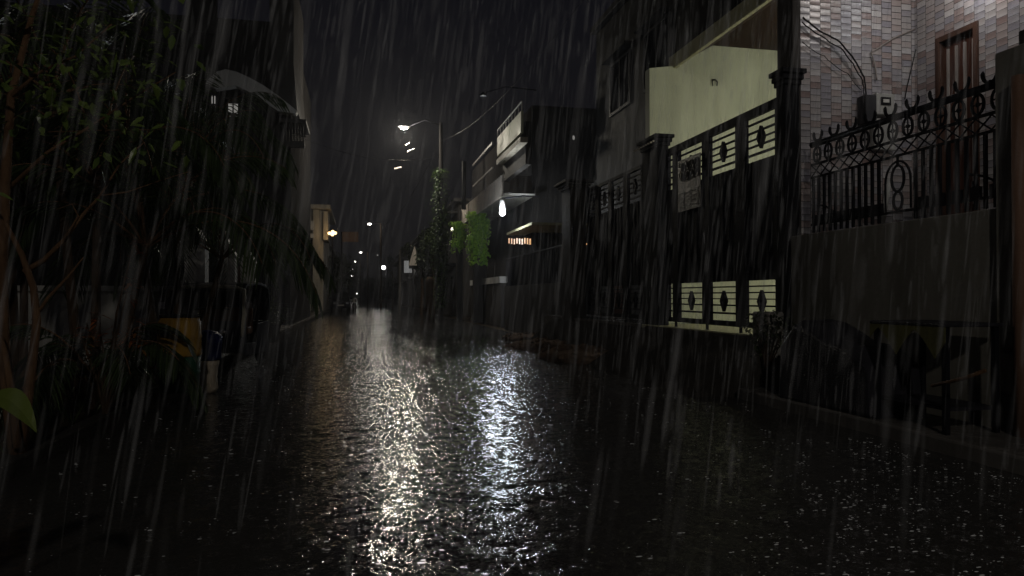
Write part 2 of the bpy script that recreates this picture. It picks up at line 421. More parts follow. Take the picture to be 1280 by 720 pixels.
# mounds of rubble at the road edge
def mound(cx, cy, rx, ry, h, label, n=26):
    t = thing('rubble_heap', label, 'rubble', (cx, cy, 0.0))
    m = MB(); m.ball((0, 0, 0.0), 1.0, 18, (rx, ry, h), 0.10)
    m.build('mud', M['rubble'], t, smooth=True)
    s = MB()
    for i in range(n):
        a = random.uniform(0, 2*pi); q = random.random()**0.5
        z = h*math.sqrt(max(0, 1-q*q))*0.95
        rr = random.uniform(0.04, 0.11)
        s.ball((rx*q*cos(a), ry*q*sin(a), z), rr, 7, (1, random.uniform(.6, 1), random.uniform(.4, .8)), 0.25)
    o = s.build('stones', M['rubble'], t); o['kind'] = 'stuff'
mound(4.25, 16.0, 0.9, 1.4, 0.20, 'low brown heap of mud and stones before the far side of the left gate', 30)
mound(4.15, 13.2, 0.8, 1.2, 0.24, 'brown heap of wet rubble at the foot of the pillar between the gates', 27)
mound(4.6, 19.6, 0.7, 1.2, 0.15, 'flat reddish heap of mud farthest along the right road edge', 22)

# ============================================================ right: tiled house
th = thing('tiled_house', 'tall house faced with pink and grey stacked tiles at the upper right', 'house', (6.5, 7.9, 0.0))
def P(mb, name, mat, parent, **kw):
    """build a part given in world coordinates under a parent empty"""
    o = mb.build(name, mat, None, **kw)
    o.parent = parent
    pm = Matrix.Translation(parent.location) @ Matrix.Rotation(parent.rotation_euler.z, 4, 'Z')
    q = parent
    while q.parent is not None:
        q = q.parent; pm = Matrix.Translation(q.location) @ Matrix.Rotation(q.rotation_euler.z, 4, 'Z') @ pm
    o.matrix_parent_inverse = pm.inverted()
    return o
YC = 7.9; XD = Xy(1145, YC)
DY0, DY1 = Yx(1226, XD), Yx(1173, XD)      # door span
ZT = 8.5
m = MB()
m.box(5.28, YC, 0.6, XD+4, YC+0.25, ZT)                      # wing wall facing the camera
wall_wing = P(m, 'wing_wall', M['tile'], th)
m = MB(); zdt = ax(1200, 36, XD).z; zdb = 1.37
m.box(XD, -3, 1.3, XD+0.2, DY0, ZT); m.box(XD, DY1, 1.3, XD+0.2, YC-0.002, ZT); m.box(XD, DY0, zdt, XD+0.2, DY1, ZT)
m.box(XD, DY0, 1.3, XD+0.2, DY1, zdb)
P(m, 'front_wall', M['tile'], th)
m = MB(); m.box(5.16, YC-0.06, 0.7, 5.277, YC+0.27, ZT)
P(m, 'corner_strip', M['darkwall'], th, bevel=0.01)
m = MB(); m.box(XD-0.03, YC-0.035, 0, XD-0.031, YC-0.036, 0.001)
# door
dm = MB(); dm.box(XD+0.06, DY0+0.06, zdb, XD+0.11, DY1-0.06, zdt-0.07)
door = P(dm, 'door', M['wood'], th)
fr = MB(); fr.box(XD-0.03, DY0, zdb, XD+0.12, DY0+0.06, zdt); fr.box(XD-0.03, DY1-0.06, zdb, XD+0.12, DY1, zdt); fr.box(XD-0.03, DY0+0.06, zdt-0.07, XD+0.12, DY1-0.06, zdt)
P(fr, 'door_frame', M['woodlight'], th, bevel=0.008)
bars = MB()
for q in (0.2, 0.4, 0.6, 0.8):
    yy = DY0+(DY1-DY0)*q; bars.box(XD+0.035, yy-0.012, zdb+0.9, XD+0.06, yy+0.012, zdt-0.16)
P(bars, 'door_grille', M['conduit'], th)
hd = MB(); hd.tube([(XD+0.02, DY0+0.12, zdb+1.0), (XD+0.02, DY0+0.12, zdb+1.16)], 0.012); P(hd, 'door_handle', M['steel'], th)

# meter boxes on the wing wall
def onwall(px, py, off=0.0): return ay(px, py, YC-off)
a = onwall(1071, 122); b = onwall(1085, 158)
mb = MB(); mb.box(a.x, YC-0.16, b.z, b.x, YC-0.003, a.z)
o = mb.build('junction_box', M['boxdark'], bevel=0.01); tag(o, 'charcoal metal box where the black cable ends on the tiled wall', 'electric box')
a = onwall(1087, 119); b = onwall(1110, 147)
t = thing('electricity_meter', 'pale grey electricity meter beside the charcoal box on the tiled wall', 'meter', (a.x, YC, b.z))
mb = MB(); mb.box(a.x, YC-0.12, b.z, b.x, YC-0.003, a.z); P(mb, 'case', M['box'], t, bevel=0.012)
mb = MB(); mb.box(a.x+0.06, YC-0.128, b.z+0.12, b.x-0.06, YC-0.118, a.z-0.05); P(mb, 'window', M['glassdark'], t)
mb = MB(); mb.box(a.x+0.09, YC-0.135, b.z+0.15, b.x-0.09, YC-0.127, b.z+0.19); P(mb, 'dial', M['whitewall'], t)
a = onwall(1086, 150); b = onwall(1113, 190)
mb = MB(); mb.box(a.x, YC-0.10, b.z, b.x, YC-0.003, a.z); o = mb.build('fuse_box', M['box'], bevel=0.012); tag(o, 'dull grey fuse box low on the tiled wall, under the electricity meter', 'electric box')

def wirepts(pts, off, sag=0.0, sub=6, wob=0.0):
    P_ = [onwall(x, y, off) for x, y in pts]; outp = []
    for i in range(len(P_)-1):
        for j in range(sub):
            t_ = j/sub; q = P_[i].lerp(P_[i+1], t_); q.z -= sag*4*t_*(1-t_); q.x += random.uniform(-wob, wob); q.z += random.uniform(-wob, wob); outp.append(q)
    outp.append(P_[-1]); return outp
mb = MB(); mb.tube(wirepts([(1003, 22), (1024, 38), (1050, 52), (1068, 75), (1080, 96), (1083, 123)], 0.09, 0.0, 5, 0.006), 0.011, 6)
mb.tube(wirepts([(1003, 28), (1028, 46), (1052, 60), (1066, 80), (1078, 100), (1081, 123)], 0.07, 0.01, 5, 0.008), 0.008, 6)
tag(mb.build('power_cable', M['cable'], smooth=True), 'thick twisted black cable hanging down the tiled wall to the charcoal box', 'cable')
mb = MB(); mb.tube(wirepts([(1003, 52), (1030, 70), (1060, 92), (1076, 112)], 0.05, 0.02, 6, 0.004), 0.005, 6)
tag(mb.build('thin_cable', M['cable'], smooth=True), 'thin loose wire under the thick black cable on the tiled wall', 'cable')
mb = MB(); mb.tube(wirepts([(1144, 36), (1116, 48), (1089, 66), (1094, 82), (1096, 100)], 0.03, 0.0, 4), 0.010, 6)
tag(mb.build('conduit_pipe', M['conduit'], smooth=True), 'slim grey pipe slanting across the tiled wall above the meter', 'pipe')
mb = MB(); mb.tube(wirepts([(1145, 62), (1138, 90), (1131, 124)], 0.04, 0.0, 4, 0.004), 0.007, 6)
tag(mb.build('earth_wire', M['cable'], smooth=True), 'short wire slanting down beside the inner corner of the tiled wall', 'cable')
mb = MB(); a = onwall(1108, 225); b = onwall(1098, 280)
mb.tube([(a.x, YC-0.06, a.z), ((a.x+b.x)/2, YC-0.06, (a.z+b.z)/2), (b.x, YC-0.06, b.z)], 0.035, 10)
tag(mb.build('drain_pipe', M['box'], smooth=True), 'short pale drain pipe low on the tiled wall behind the iron scroll', 'pipe')

# porch tube light of the tiled house, above the picture
lp = thing('wall_lamp', 'bright tube lamp high on the tiled front wall above the wooden door', 'lamp', (XD, 6.7, 4.8))
mb = MB(); mb.box(XD-0.07, 6.35, 4.77, XD-0.002, 7.05, 4.85); P(mb, 'batten', M['whitewall'], lp)
mb = MB(); mb.tube([(XD-0.10, 6.37, 4.8), (XD-0.10, 7.03, 4.8)], 0.022, 10); P(mb, 'tube', M['lampwhite'], lp)
PORCH_W = 17
light('porch_lamp_light', (XD-0.7, 6.7, 4.78), PORCH_W, (1.0, 0.93, 0.88), 0.10)

# ------------------------------------------------------------ parapet, pillar, railing
ZW = 1.92
Y_A, Y_B = Yx(1250, XG), Yx(1006, XG)
pw = thing('parapet_wall', 'low damp grey plaster wall under the wrought iron railing', 'wall', (XG+0.1, 6.0, 0.0))
mb = MB(); mb.box(XG, Y_A-0.02, 0.0, XG+0.22, YC-0.07, ZW); P(mb, 'wall', M['plaster'], pw, bevel=0.012)
pl = thing('gate_pillar', 'wide grey plaster pillar at the right end of the iron railing', 'pillar', (XG+0.1, 4.5, 0.0))
ztp = ax(1250, 68, XG).z
mb = MB(); mb.box(XG-0.06, Yx(1330, XG), 0.0, XG+0.30, Y_A-0.022, ztp); P(mb, 'shaft', M['plaster'], pl, bevel=0.012)
mb = MB(); mb.box(XG-0.02, Yx(1326, XG), ztp+0.001, XG+0.26, Y_A-0.2, ztp+0.12); P(mb, 'cap', M['darkwall'], pl, bevel=0.01)
mb = MB(); yp = Yx(1274, XG-0.13); mb.tube([(XG-0.12, yp, 0.1), (XG-0.12, yp, 2.9)], 0.05, 12)
tag(mb.build('rust_pipe', M['brown'], smooth=True), 'rust brown upright pipe against the grey plaster pillar at the right edge', 'pipe')

rl = thing('iron_railing', 'black wrought iron railing with rings, crescents and a scroll on the parapet', 'railing', (XG+0.1, 6.0, ZW))
XR = XG+0.10; y0, y1 = Y_A, Y_B
ZTOP = 2.97
mb = MB(); mb.tube([(XR, y0, ZTOP), (XR, y1, ZTOP)], 0.034, 10); P(mb, 'top_rail', M['iron'], rl, smooth=True)
mb = MB(); mb.box(XR-0.012, y0, 2.725, XR+0.012, y1, 2.75); P(mb, 'middle_rail', M['iron'], rl)
mb = MB(); mb.box(XR-0.012, y0, 2.575, XR+0.012, y1, 2.597); P(mb, 'lower_rail', M['iron'], rl)
mb = MB(); mb.box(XR-0.012, y0, ZW+0.10, XR+0.012, y1, ZW+0.125); P(mb, 'bottom_rail', M['iron'], rl)
def ring(cy, cz, ry, rz, r=0.009, a0=0, a1=2*pi, n=14):
    return [(XR, cy+ry*cos(a0+(a1-a0)*i/n), cz+rz*sin(a0+(a1-a0)*i/n)) for i in range(n+1)]
L = y1-y0; nr = 13
for i in range(nr):
    cy = y0+(i+0.5)*L/nr
    mb = MB(); mb.tube(ring(cy, 2.845, 0.062, 0.088), 0.014, 6); mb.tube([(XR, cy, 2.76), (XR, cy, 2.93)], 0.008, 6); mb.ball((XR, cy, 2.845), 0.022, 8)
    mb.tube([(XR, cy-0.055, 2.845), (XR, cy+0.055, 2.845)], 0.007, 6)
    P(mb, 'ring', M['iron'], rl)
for i in range(9):
    cy = y0+(i+0.6)*L/9
    mb = MB(); mb.tube(ring(cy, 3.085, 0.075, 0.085, a0=pi*1.0-0.35, a1=2*pi+0.35), [0.006]+[0.017]*13+[0.006], 6); mb.tube([(XR, cy, 2.99), (XR, cy, 3.02)], 0.014, 6)
    P(mb, 'crescent', M['iron'], rl)
nx = 16
xb = MB()
for i in range(nx):
    ya, yb = y0+i*L/nx, y0+(i+1)*L/nx
    xb.tube([(XR, ya, 2.60), (XR, yb, 2.725)], 0.008, 5); xb.tube([(XR, yb, 2.60), (XR, ya, 2.725)], 0.008, 5)
P(xb, 'lattice', M['iron'], rl)
ysc = Yx(1112, XG)
nb = 26
for i in range(nb+1):
    yy = y0+0.03+(L-0.06)*i/nb
    if abs(yy-ysc) < 0.20: continue
    mb = MB(); mb.box(XR-0.013, yy-0.013, ZW+0.02, XR+0.013, yy+0.013, 2.58); 
    if i % 2: mb.box(XR-0.016, yy-0.05, ZW+0.12, XR+0.016, yy+0.05, ZW+0.22)
    P(mb, 'bar', M['iron'], rl)
mb = MB()
mb.tube(ring(ysc, 2.36, 0.085, 0.13), 0.014, 6); mb.tube(ring(ysc, 2.14, 0.06, 0.09), 0.014, 6)
mb.tube(ring(ysc, 2.33, 0.17, 0.20, a0=0.0, a1=pi), 0.012, 6); mb.tube([(XR, ysc, 2.49), (XR, ysc, 2.60)], 0.014, 6)
mb.tube([(XR, ysc-0.17, 2.33), (XR, ysc-0.17, 2.05)], 0.011, 6); mb.tube([(XR, ysc+0.17, 2.33), (XR, ysc+0.17, 2.05)], 0.011, 6)
P(mb, 'scroll', M['iron'], rl)
for (yy, s_) in ((Yx(1225, XG), 1), (Yx(1027, XG), -1)):
    mb = MB(); mb.tube([(XR, yy-0.25, ZW+0.16), (XR, yy-0.1, ZW+0.22), (XR, yy+0.05, ZW+0.30), (XR, yy+0.2, ZW+0.34)][::s_], 0.012, 6)
    P(mb, 'curl', M['iron'], rl)

# stored things in front of the parapet
cart = thing('push_cart', 'low cart with a dark top and pointed olive valance under the parapet', 'cart', (4.75, 5.9, 0.12))
ya, yb = Yx(1184, 4.45), Yx(1090, 4.45)
zt = ax(1135, 402, 4.45).z
mb = MB(); mb.box(4.42, ya, zt-0.03, 4.98, yb, zt); P(mb, 'top', M['tarp'], cart, bevel=0.008)
mb = MB(); n = 2
pts = [(ya, zt-0.031), (yb, zt-0.031)]
for i in range(n*8+1):
    t_ = i/(n*8); u = abs(((t_*n+0.25) % 1.0)*2-1)
    pts.append((yb+(ya-yb)*t_, zt-0.06-0.22*(u**1.3)))
mb.prism(pts, 'x', 4.425, 4.433); P(mb, 'valance', M['olive'], cart)
for yy in (ya+0.04, yb-0.04):
    for xx in (4.47, 4.93):
        mb = MB(); mb.box(xx-0.02, yy-0.02, 0.0+0.12, xx+0.02, yy+0.02, zt-0.031); P(mb, 'leg', M['iron'], cart)
mb = MB(); mb.box(4.5, ya+0.05, 0.3, 4.93, yb-0.05, 0.33); P(mb, 'shelf', M['tarp'], cart)
mb = MB(); yc2 = Yx(1020, 4.5)
prof = [(-0.75, 0.0), (-0.72, 0.45), (-0.45, 0.62), (-0.1, 0.68), (0.2, 0.80), (0.45, 0.84), (0.68, 0.60), (0.75, 0.0)]
vs = []; nn = len(prof)
for sx, sh in ((-0.30, 0.93), (-0.16, 1.0), (0.16, 1.0), (0.30, 0.93)):
    for (yy, zz) in prof: vs.append((4.68+sx, yc2-0.2+yy*sh+random.uniform(-.02, .02), 0.12+zz*sh+random.uniform(-.015, .015)))
fs = [(j*nn+i, j*nn+i+1, (j+1)*nn+i+1, (j+1)*nn+i) for j in range(3) for i in range(nn-1)] + [tuple(range(nn)), tuple(3*nn+i for i in range(nn-1, -1, -1))]
fs.append((0, nn, 2*nn, 3*nn, 3*nn+nn-1, 2*nn+nn-1, nn+nn-1, nn-1))
mb.add(vs, fs); o = mb.build('covered_motorcycle', M['tarp'], smooth=False, bevel=0.03)
tag(o, 'motorcycle hidden under a dark tarpaulin beside the gate', 'motorcycle')
mb = MB(); a = az(1160, 481, 0.02); b = az(1190, 476, 0.02); c = az(1222, 465, 0.02); a = Vector((a.x, a.y, .10))
pts = [ax(1165, 482, 4.30), ax(1188, 477, 4.31), ax(1208, 472, 4.32), ax(1232, 463, 4.34)]
for p in pts: p.z = max(p.z, 0.10)
mb.tube(pts, 0.014, 6); tag(mb.build('bent_stick', M['bark'], smooth=True), 'bent stick lying at the edge of the footway near the pillar', 'stick')

# ============================================================ gates
def gate_set(name, label, spans, top, strip=None, plate=None, handle=None, x=XG):
    """spans: list of (ya, yb) openings from near to far"""
    t = thing(name, label, 'gate', (x, (spans[0][0]+spans[-1][1])/2, ZG+0.05))
    ynear = spans[0][0]; yfar = spans[-1][1]
    U0, U1 = 2.97, 3.557; L0, L1 = 0.85, 1.405; ZB = 0.775
    stiles = []
    edges = [ynear-0.05] + [v for s_ in spans for v in s_] + [yfar+0.05]
    fm = MB()
    fm.box(x-0.03, ynear-0.05, U1, x+0.03, yfar+0.05, top)
    fm.box(x-0.03, ynear-0.05, ZB, x+0.03, yfar+0.05, L0)
    for i in range(0, len(edges), 2): fm.box(x-0.031, edges[i], ZB, x+0.031, edges[i+1], top)
    P(fm, 'frame', M['gate'], t)
    for i, (ya, yb) in enumerate(spans):
        sm = MB(); sm.box(x-0.012, ya, L1, x+0.012, yb, U0); 
        for q in (0.25, 0.5, 0.75):
            yy = ya+(yb-ya)*q; sm.box(x-0.022, yy-0.012, L1, x-0.0125, yy+0.012, U0)
        P(sm, 'sheet_panel', M['gate'], t)
        for (z0, z1) in ((U0, U1), (L0, L1)):
            H = z1-z0; bm_ = MB()
            for (f0, f1) in ((0.165, 0.215), (0.375, 0.415), (0.545, 0.572), (0.695, 0.73), (0.845, 0.88)) if z0 == L0 else ((0.13, 0.18), (0.32, 0.36), (0.48, 0.51), (0.64, 0.68), (0.83, 0.87)):
                bm_.box(x-0.015, ya, z0+H*f0, x+0.015, yb, z0+H*f1)
            P(bm_, 'slats', M['gate'], t)
            if yb-ya > 0.3:
                cy = (ya+yb)/2; cz = z0+H*0.5; d = MB(); hw, hh = 0.085, 0.15
                o_ = [(cy, cz-hh), (cy+hw, cz), (cy, cz+hh), (cy-hw, cz)]; iw = 0.42
                inn = [(cy, cz-hh*iw), (cy+hw*iw, cz), (cy, cz+hh*iw), (cy-hw*iw, cz)]
                vs = [(x-0.024, *p) for p in o_+inn] + [(x+0.024, *p) for p in o_+inn]
                fs = []
                for q in range(4):
                    n_ = (q+1) % 4
                    fs += [(q, n_, n_+4, q+4), (q+8, q+12, n_+12, n_+8), (q, q+8, n_+8, n_), (q+4, n_+4, n_+12, q+12)]
                d.add(vs, fs); P(d, 'diamond', M['gate'], t)
    return t
ypx = lambda p: Yx(p, XG)
spans = [(ypx(972), ypx(934)), (ypx(922), ypx(889)), (ypx(880), ypx(850)), (ypx(843), ypx(837))]
g1 = gate_set('sheet_metal_gate', 'tall black double gate with slatted diamond panels before the bright porch', spans, 3.67)
# wheels / stops under the gate
for p in (845, 884, 926):
    mb = MB(); yy = ypx(p); mb.box(XG-0.015, yy-0.02, ZG-0.005, XG+0.015, yy+0.02, 0.774); P(mb, 'stop', M['iron'], g1)
mb = MB(); yy = ypx(886); mb.tube([(XG-0.07, yy, ax(886, 304, XG).z), (XG-0.075, yy, ax(886, 291, XG).z)], 0.014, 8); P(mb, 'handle', M['chrome'], g1)
# cast plate on the third leaf
ya, yb = ypx(880), ypx(850); za, zb = ax(865, 262, XG).z, ax(865, 196, XG).z
np_ = thing('cast_plate', 'tarnished ornamental plate fixed high on the black double gate', 'plate', (XG-0.04, (ya+yb)/2, za))
mb = MB(); mb.box(XG-0.045, ya+0.02, za, XG-0.033, yb-0.02, zb); P(mb, 'backing', M['plate'], np_, bevel=0.004)
mb = MB(); Wd = yb-ya-0.1
for j in range(4):
    cy = ya+0.05+Wd*(j+0.5)/4
    for kk in range(2):
        cz = zb-0.12-0.15*kk
        mb = MB(); mb.tube([(XG-0.055, cy+0.04*cos(a_), cz+0.065*sin(a_)) for a_ in [i*2*pi/12 for i in range(10)]], 0.009, 5)
        P(mb, 'scroll', M['plate'], np_)
mb = MB()
for j in range(4): mb.box(XG-0.050, ya+0.06, za+0.07+0.07*j, XG-0.0452, yb-0.06, za+0.075+0.07*j)
for j in range(3): mb.box(XG-0.0505, ya+0.1+j*Wd/3, za+0.03, XG-0.0453, ya+0.105+j*Wd/3, za+0.32)
P(mb, 'ribs', M['steel'], np_)

def pillar(name, label, ya, yb, top, mat, x0=XG-0.18, x1=XG+0.22, cap=True, dentil=False, e_=1.0):
    t = thing(name, label, 'pillar', ((x0+x1)/2, (ya+yb)/2, ZG-0.05))
    mb = MB(); mb.box(x0, ya, ZG-0.4, x1, yb, top); P(mb, 'shaft', mat, t, bevel=0.01)
    if cap:
        mb = MB()
        for i, (e, z) in enumerate(((0.05*e_, 0.0), (0.10*e_, 0.06), (0.16*e_, 0.13))):
            mb.box(x0-e, ya-e, top+z+0.001, x1+e, yb+e, top+z+0.06)
        P(mb, 'cap', mat, t, bevel=0.008)
    if dentil:
        d = MB(); n_ = 9
        for i in range(n_):
            yy = ya-0.08+(yb-ya+0.16)*i/(n_-1); d.box(x0-0.13, yy-0.015, top+0.035, x0-0.1, yy+0.015, top+0.06)
        P(d, 'dentils', M['creamdull'], t)
    return t
pillar('gate_pillar', 'black pillar with stepped cap between the double gate and the tiled house', ypx(975)-0.24, ypx(975)-0.055, ax(975, 112, XG).z, M['blackpillar'], x0=XG-0.08, x1=XG+0.12, e_=0.4)
pillar('gate_pillar', 'dark pillar with a beaded cap where the two black gates meet', ypx(828), ypx(808), ax(815, 188, XG).z, M['blackpillar'], x0=XG-.08, x1=XG+.12, dentil=True, e_=0.5)
pillar('gate_pillar', 'grey pillar with a flat cap at the far end of the left gate', ypx(722), ypx(711), ax(716, 238, XG).z, M['darkwall'])
spans2 = [(ypx(803), ypx(786)), (ypx(781), ypx(766)), (ypx(762), ypx(750)), (ypx(746), ypx(737))]
g2 = gate_set('sheet_metal_gate', 'farther black gate with slatted panels before the dark yard', spans2, 3.62)
# stone block beside gate, shrub with wet leaves at gate foot
mb = MB(); a = ax(978, 393, XG-0.1); mb.box(XG-0.32, ypx(990), ZG-0.4, XG-0.105, ypx(969), a.z+0.03)
o = mb.build('stone_block', M['concrete'], bevel=0.02); tag(o, 'pale stone block at the foot of the pillar right of the double gate', 'block')

# porch interior: bright wall, ceiling
YW = 12.15
ph = thing('porch', 'bright cream porch with a brown ceiling behind the black double gate', 'porch', (6.8, YW, ZG))
zc = ax(843, 82, 5.62).z if False else CAMH+288/900*13.1
zc2 = CAMH+312/900*13.3
mb = MB(); mb.prism([(5.12, ZG), (10.2, ZG), (10.2, zc2), (6.36, zc2), (5.64, zc), (5.12, zc-.08)], 'y', YW, YW+.2); P(mb, 'back_wall', M['cream'], ph)
mb = MB(); mb.box(9.9, 7.9+0.27, ZG, 10.1, YW-0.002, zc2); P(mb, 'side_wall', M['cream'], ph)
mb = MB(); mb.prism([(5.66, zc+.01), (6.36, zc2+.003), (10.2, zc2+.003), (10.2, zc2+.15), (6.3, zc2+.15), (5.66, zc+.18)], 'y', 7.0, YW+.2); P(mb, 'ceiling', M['ceiling'], ph)
mb = MB(); mb.box(5.58, 7.0, zc-0.05, 5.655, YW+0.2, zc+0.20); P(mb, 'fascia', M['fascia'], ph, bevel=0.01)
hk = MB(); p = ay(893, 104, YW-0.02); hk.tube([(p.x-0.05, p.y, p.z+0.05), (p.x, p.y-0.03, p.z+0.06), (p.x+0.05, p.y-0.02, p.z+0.02), (p.x+0.04, p.y-0.02, p.z-0.05)], 0.012, 6); hk.tube([(p.x-0.04, p.y, p.z+0.04), (p.x-0.045, p.y-0.02, p.z-0.06)], 0.010, 6)
tag(hk.build('wall_hook', M['iron'], smooth=True), 'small dark hook on the bright cream porch wall', 'hook')
pl_ = thing('wall_lamp', 'round white porch lamp on the wall hidden behind the tiled house', 'lamp', (8.2, 8.18, 3.5))
mb = MB(); mb.box(8.1, 8.16, 3.4, 8.3, 8.22, 3.6); P(mb, 'base', M['whitewall'], pl_)
mb = MB(); mb.ball((8.2, 8.32, 3.5), 0.09, 12); P(mb, 'globe', M['lampwhite'], pl_)
PORCH2 = 118
light('porch_wall_light', (8.2, 8.55, 3.5), PORCH2, (1.0, 1.0, 0.92), 0.12)

# ============================================================ right: grey house beyond the porch
def windowp(parent, x, ya, yb, z0, z1, mat, faceaxis='x', lit=False):
    w_ = MB()
    if faceaxis == 'x':
        w_.box(x-0.04, ya, z0, x-0.003, ya+0.07, z1); w_.box(x-0.04, yb-0.07, z0, x-0.003, yb, z1)
        w_.box(x-0.04, ya+0.07, z1-0.07, x-0.003, yb-0.07, z1); w_.box(x-0.04, ya+0.07, z0, x-0.003, yb-0.07, z0+0.07)
        w_.box(x-0.035, (ya+yb)/2-0.025, z0+0.07, x-0.003, (ya+yb)/2+0.025, z1-0.07)
        g_ = MB(); g_.box(x-0.02, ya+0.07, z0+0.07, x-0.004, yb-0.07, z1-0.07)
        s_ = MB(); s_.box(x-0.22, ya-0.1, z1+0.05, x-0.003, yb+0.1, z1+0.12)
    else:
        y = x
        w_.box(ya, y-0.04, z0, ya+0.07, y-0.003, z1); w_.box(yb-0.07, y-0.04, z0, yb, y-0.003, z1)
        w_.box(ya+0.07, y-0.04, z1-0.07, yb-0.07, y-0.003, z1); w_.box(ya+0.07, y-0.04, z0, yb-0.07, y-0.003, z0+0.07)
        w_.box((ya+yb)/2-0.025, y-0.035, z0+0.07, (ya+yb)/2+0.025, y-0.003, z1-0.07)
        g_ = MB(); g_.box(ya+0.07, y-0.02, z0+0.07, yb-0.07, y-0.004, z1-0.07)
        s_ = MB(); s_.box(ya-0.1, y-0.22, z1+0.05, yb+0.1, y-0.003, z1+0.12)
    wo = P(w_, 'window', M['boxdark'], parent)
    go = P(g_, 'pane', M['litroom'] if lit else M['glassdark'], parent); go.parent = wo; go.matrix_parent_inverse = wo.matrix_parent_inverse @ Matrix.Identity(4)
    go.matrix_parent_inverse = Matrix.Identity(4)
    so = P(s_, 'sunshade', M['greywall'], parent)
    return wo
gh = thing('grey_house', 'tall weathered grey house behind the farther black gate', 'house', (7.5, 15.5, 0))
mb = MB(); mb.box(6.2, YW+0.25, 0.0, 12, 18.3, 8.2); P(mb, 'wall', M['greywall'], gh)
mb = MB(); mb.box(6.05, YW+0.22, 8.21, 12.3, 18.4, 8.38); P(mb, 'roof_slab', M['greywall'], gh, bevel=0.02)
windowp(gh, 6.2, 13.6, 15.0, 5.7, 7.0, None); windowp(gh, 6.2, 15.8, 17.2, 5.7, 7.0, None); windowp(gh, 6.2, 14.0, 15.4, 1.8, 3.1, None)
mb = MB(); mb.box(6.13, 16.2, ZG, 6.195, 17.2, 2.9); P(mb, 'door', M['wood'], gh)

# dark house with orange lights on its fence
dh = thing('dark_house', 'unlit dark house between the grey house and the corrugated awning', 'house', (7.5, 21.5, 0))
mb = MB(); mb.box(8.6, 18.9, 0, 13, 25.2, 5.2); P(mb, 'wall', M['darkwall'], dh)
mb = MB(); mb.box(8.3, 18.8, 5.21, 13.2, 25.4, 5.35); P(mb, 'roof_slab', M['darkwall'], dh)
windowp(dh, 8.6, 20.0, 21.4, 1.9, 3.2, None); windowp(dh, 8.6, 22.4, 23.8, 1.9, 3.2, None)
mb = MB(); mb.box(8.55, 24.2, 0.1, 8.597, 25.0, 2.3); P(mb, 'door', M['wood'], dh)
fn = thing('picket_fence', 'dark fence with upright rods in front of the unlit house', 'fence', (5.2, 22, 0))
ya, yb = Yx(708, 5.15), Yx(632, 5.15)
mb = MB(); mb.box(5.1, ya, 0, 5.25, yb, 1.55); P(mb, 'base_wall', M['darkwall'], fn)
mb = MB()
for i in range(45):
    yy = ya+0.05+(yb-ya-0.1)*i/44; mb.box(5.165, yy-0.012, 1.55, 5.185, yy+0.012, 2.55)
P(mb, 'rods', M['iron'], fn)
mb = MB(); mb.box(5.155, ya, 2.5, 5.195, yb, 2.54); P(mb, 'rail', M['iron'], fn)
for i in range(9):
    p = ax(636+i*3.3, 301+0.5*(i % 3), 5.6); mb = MB(); mb.box(p.x-0.01, p.y-0.02, p.z-0.10, p.x+0.03, p.y+0.02, p.z+0.10)
    tag(mb.build('string_light', M['fairy']), ('leftmost', 'second from left', 'third from left', 'fourth from left', 'middle', 'fourth from right', 'third from right', 'second from right', 'rightmost')[i if i < 4 else i] + ' small orange bulb of the row under the small canopy', 'light', 'string of orange bulbs right of the awning')
mb = MB(); pa, pb = ax(637, 297, 5.55), ax(664, 290, 5.55); mb.box(5.5, min(pa.y, pb.y)-0.3, pa.z+0.12, 8.59, max(pa.y, pb.y)+0.3, pa.z+0.2)
tag(mb.build('porch_canopy', M['fascia']), 'small canopy over the string of orange bulbs', 'canopy')
for (px_, py_, wh) in ((733, 305, 'leftmost'), (739, 308, 'middle'), (755, 303, 'rightmost')):
    p = ax(px_, py_, 5.9); mb = MB(); mb.ball(p, 0.022, 8)
    tag(mb.build('string_light', M['fairy']), wh + ' of three tiny orange bulbs dim beyond the farther black gate', 'light', 'orange bulbs over the farther gate')
mb = MB(); p = ax(717, 172, 6.1); t = thing('wall_lamp', 'tiny dim lamp high at the far corner of the grey house', 'lamp', p)
mb.ball(p, 0.035, 8, (1, 1, 2.0)); P(mb, 'bulb', M['litroom'], t); mb = MB(); mb.box(p.x, p.y-0.05, p.z+0.05, p.x+0.1, p.y+0.05, p.z+0.10); P(mb, 'bracket', M['iron'], t)
mb = MB(); p = ax(716, 297, XG-0.2); mb.tube([(p.x, p.y, p.z-0.2), (p.x, p.y, p.z+0.25)], 0.02, 8)  # shiny pipe added to give the pillar its vertical glint
tag(mb.build('glint_pipe', M['chrome'], smooth=True), 'short shiny pipe added for a glint on the flat-capped grey pillar', 'pipe')

# house with corrugated awning, green creeper and cool lamp
ah = thing('awning_house', 'two storey house with a corrugated awning lit by a cool lamp', 'house', (7.5, 31, 0))
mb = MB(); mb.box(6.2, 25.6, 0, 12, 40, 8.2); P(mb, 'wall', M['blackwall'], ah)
ztA = ax(627, 219, 5.0).z; zbA = ax(627, 246, 5.0).z
yA, yB = Yx(628, 5.0), Yx(576, 5.0)
mb = MB(); n = 90; vs = []; 
for i in range(n+1):
    yy = yA+(yB-yA)*i/n; dx = 0.035*sin(i*2.1)
    vs += [(5.0+dx, yy, zbA), (5.0+dx, yy, ztA), (5.03+dx, yy, ztA), (5.03+dx, yy, zbA)]
fs = []
for i in range(n):
    for q in range(4): fs.append((i*4+q, i*4+(q+1) % 4, (i+1)*4+(q+1) % 4, (i+1)*4+q))
mb.add(vs, fs); P(mb, 'awning_skirt', M['sheet'], ah)
mb = MB(); mb.box(5.08, yA, zbA+0.05, 6.197, yB, zbA+0.12); P(mb, 'soffit', M['whitewall'], ah)
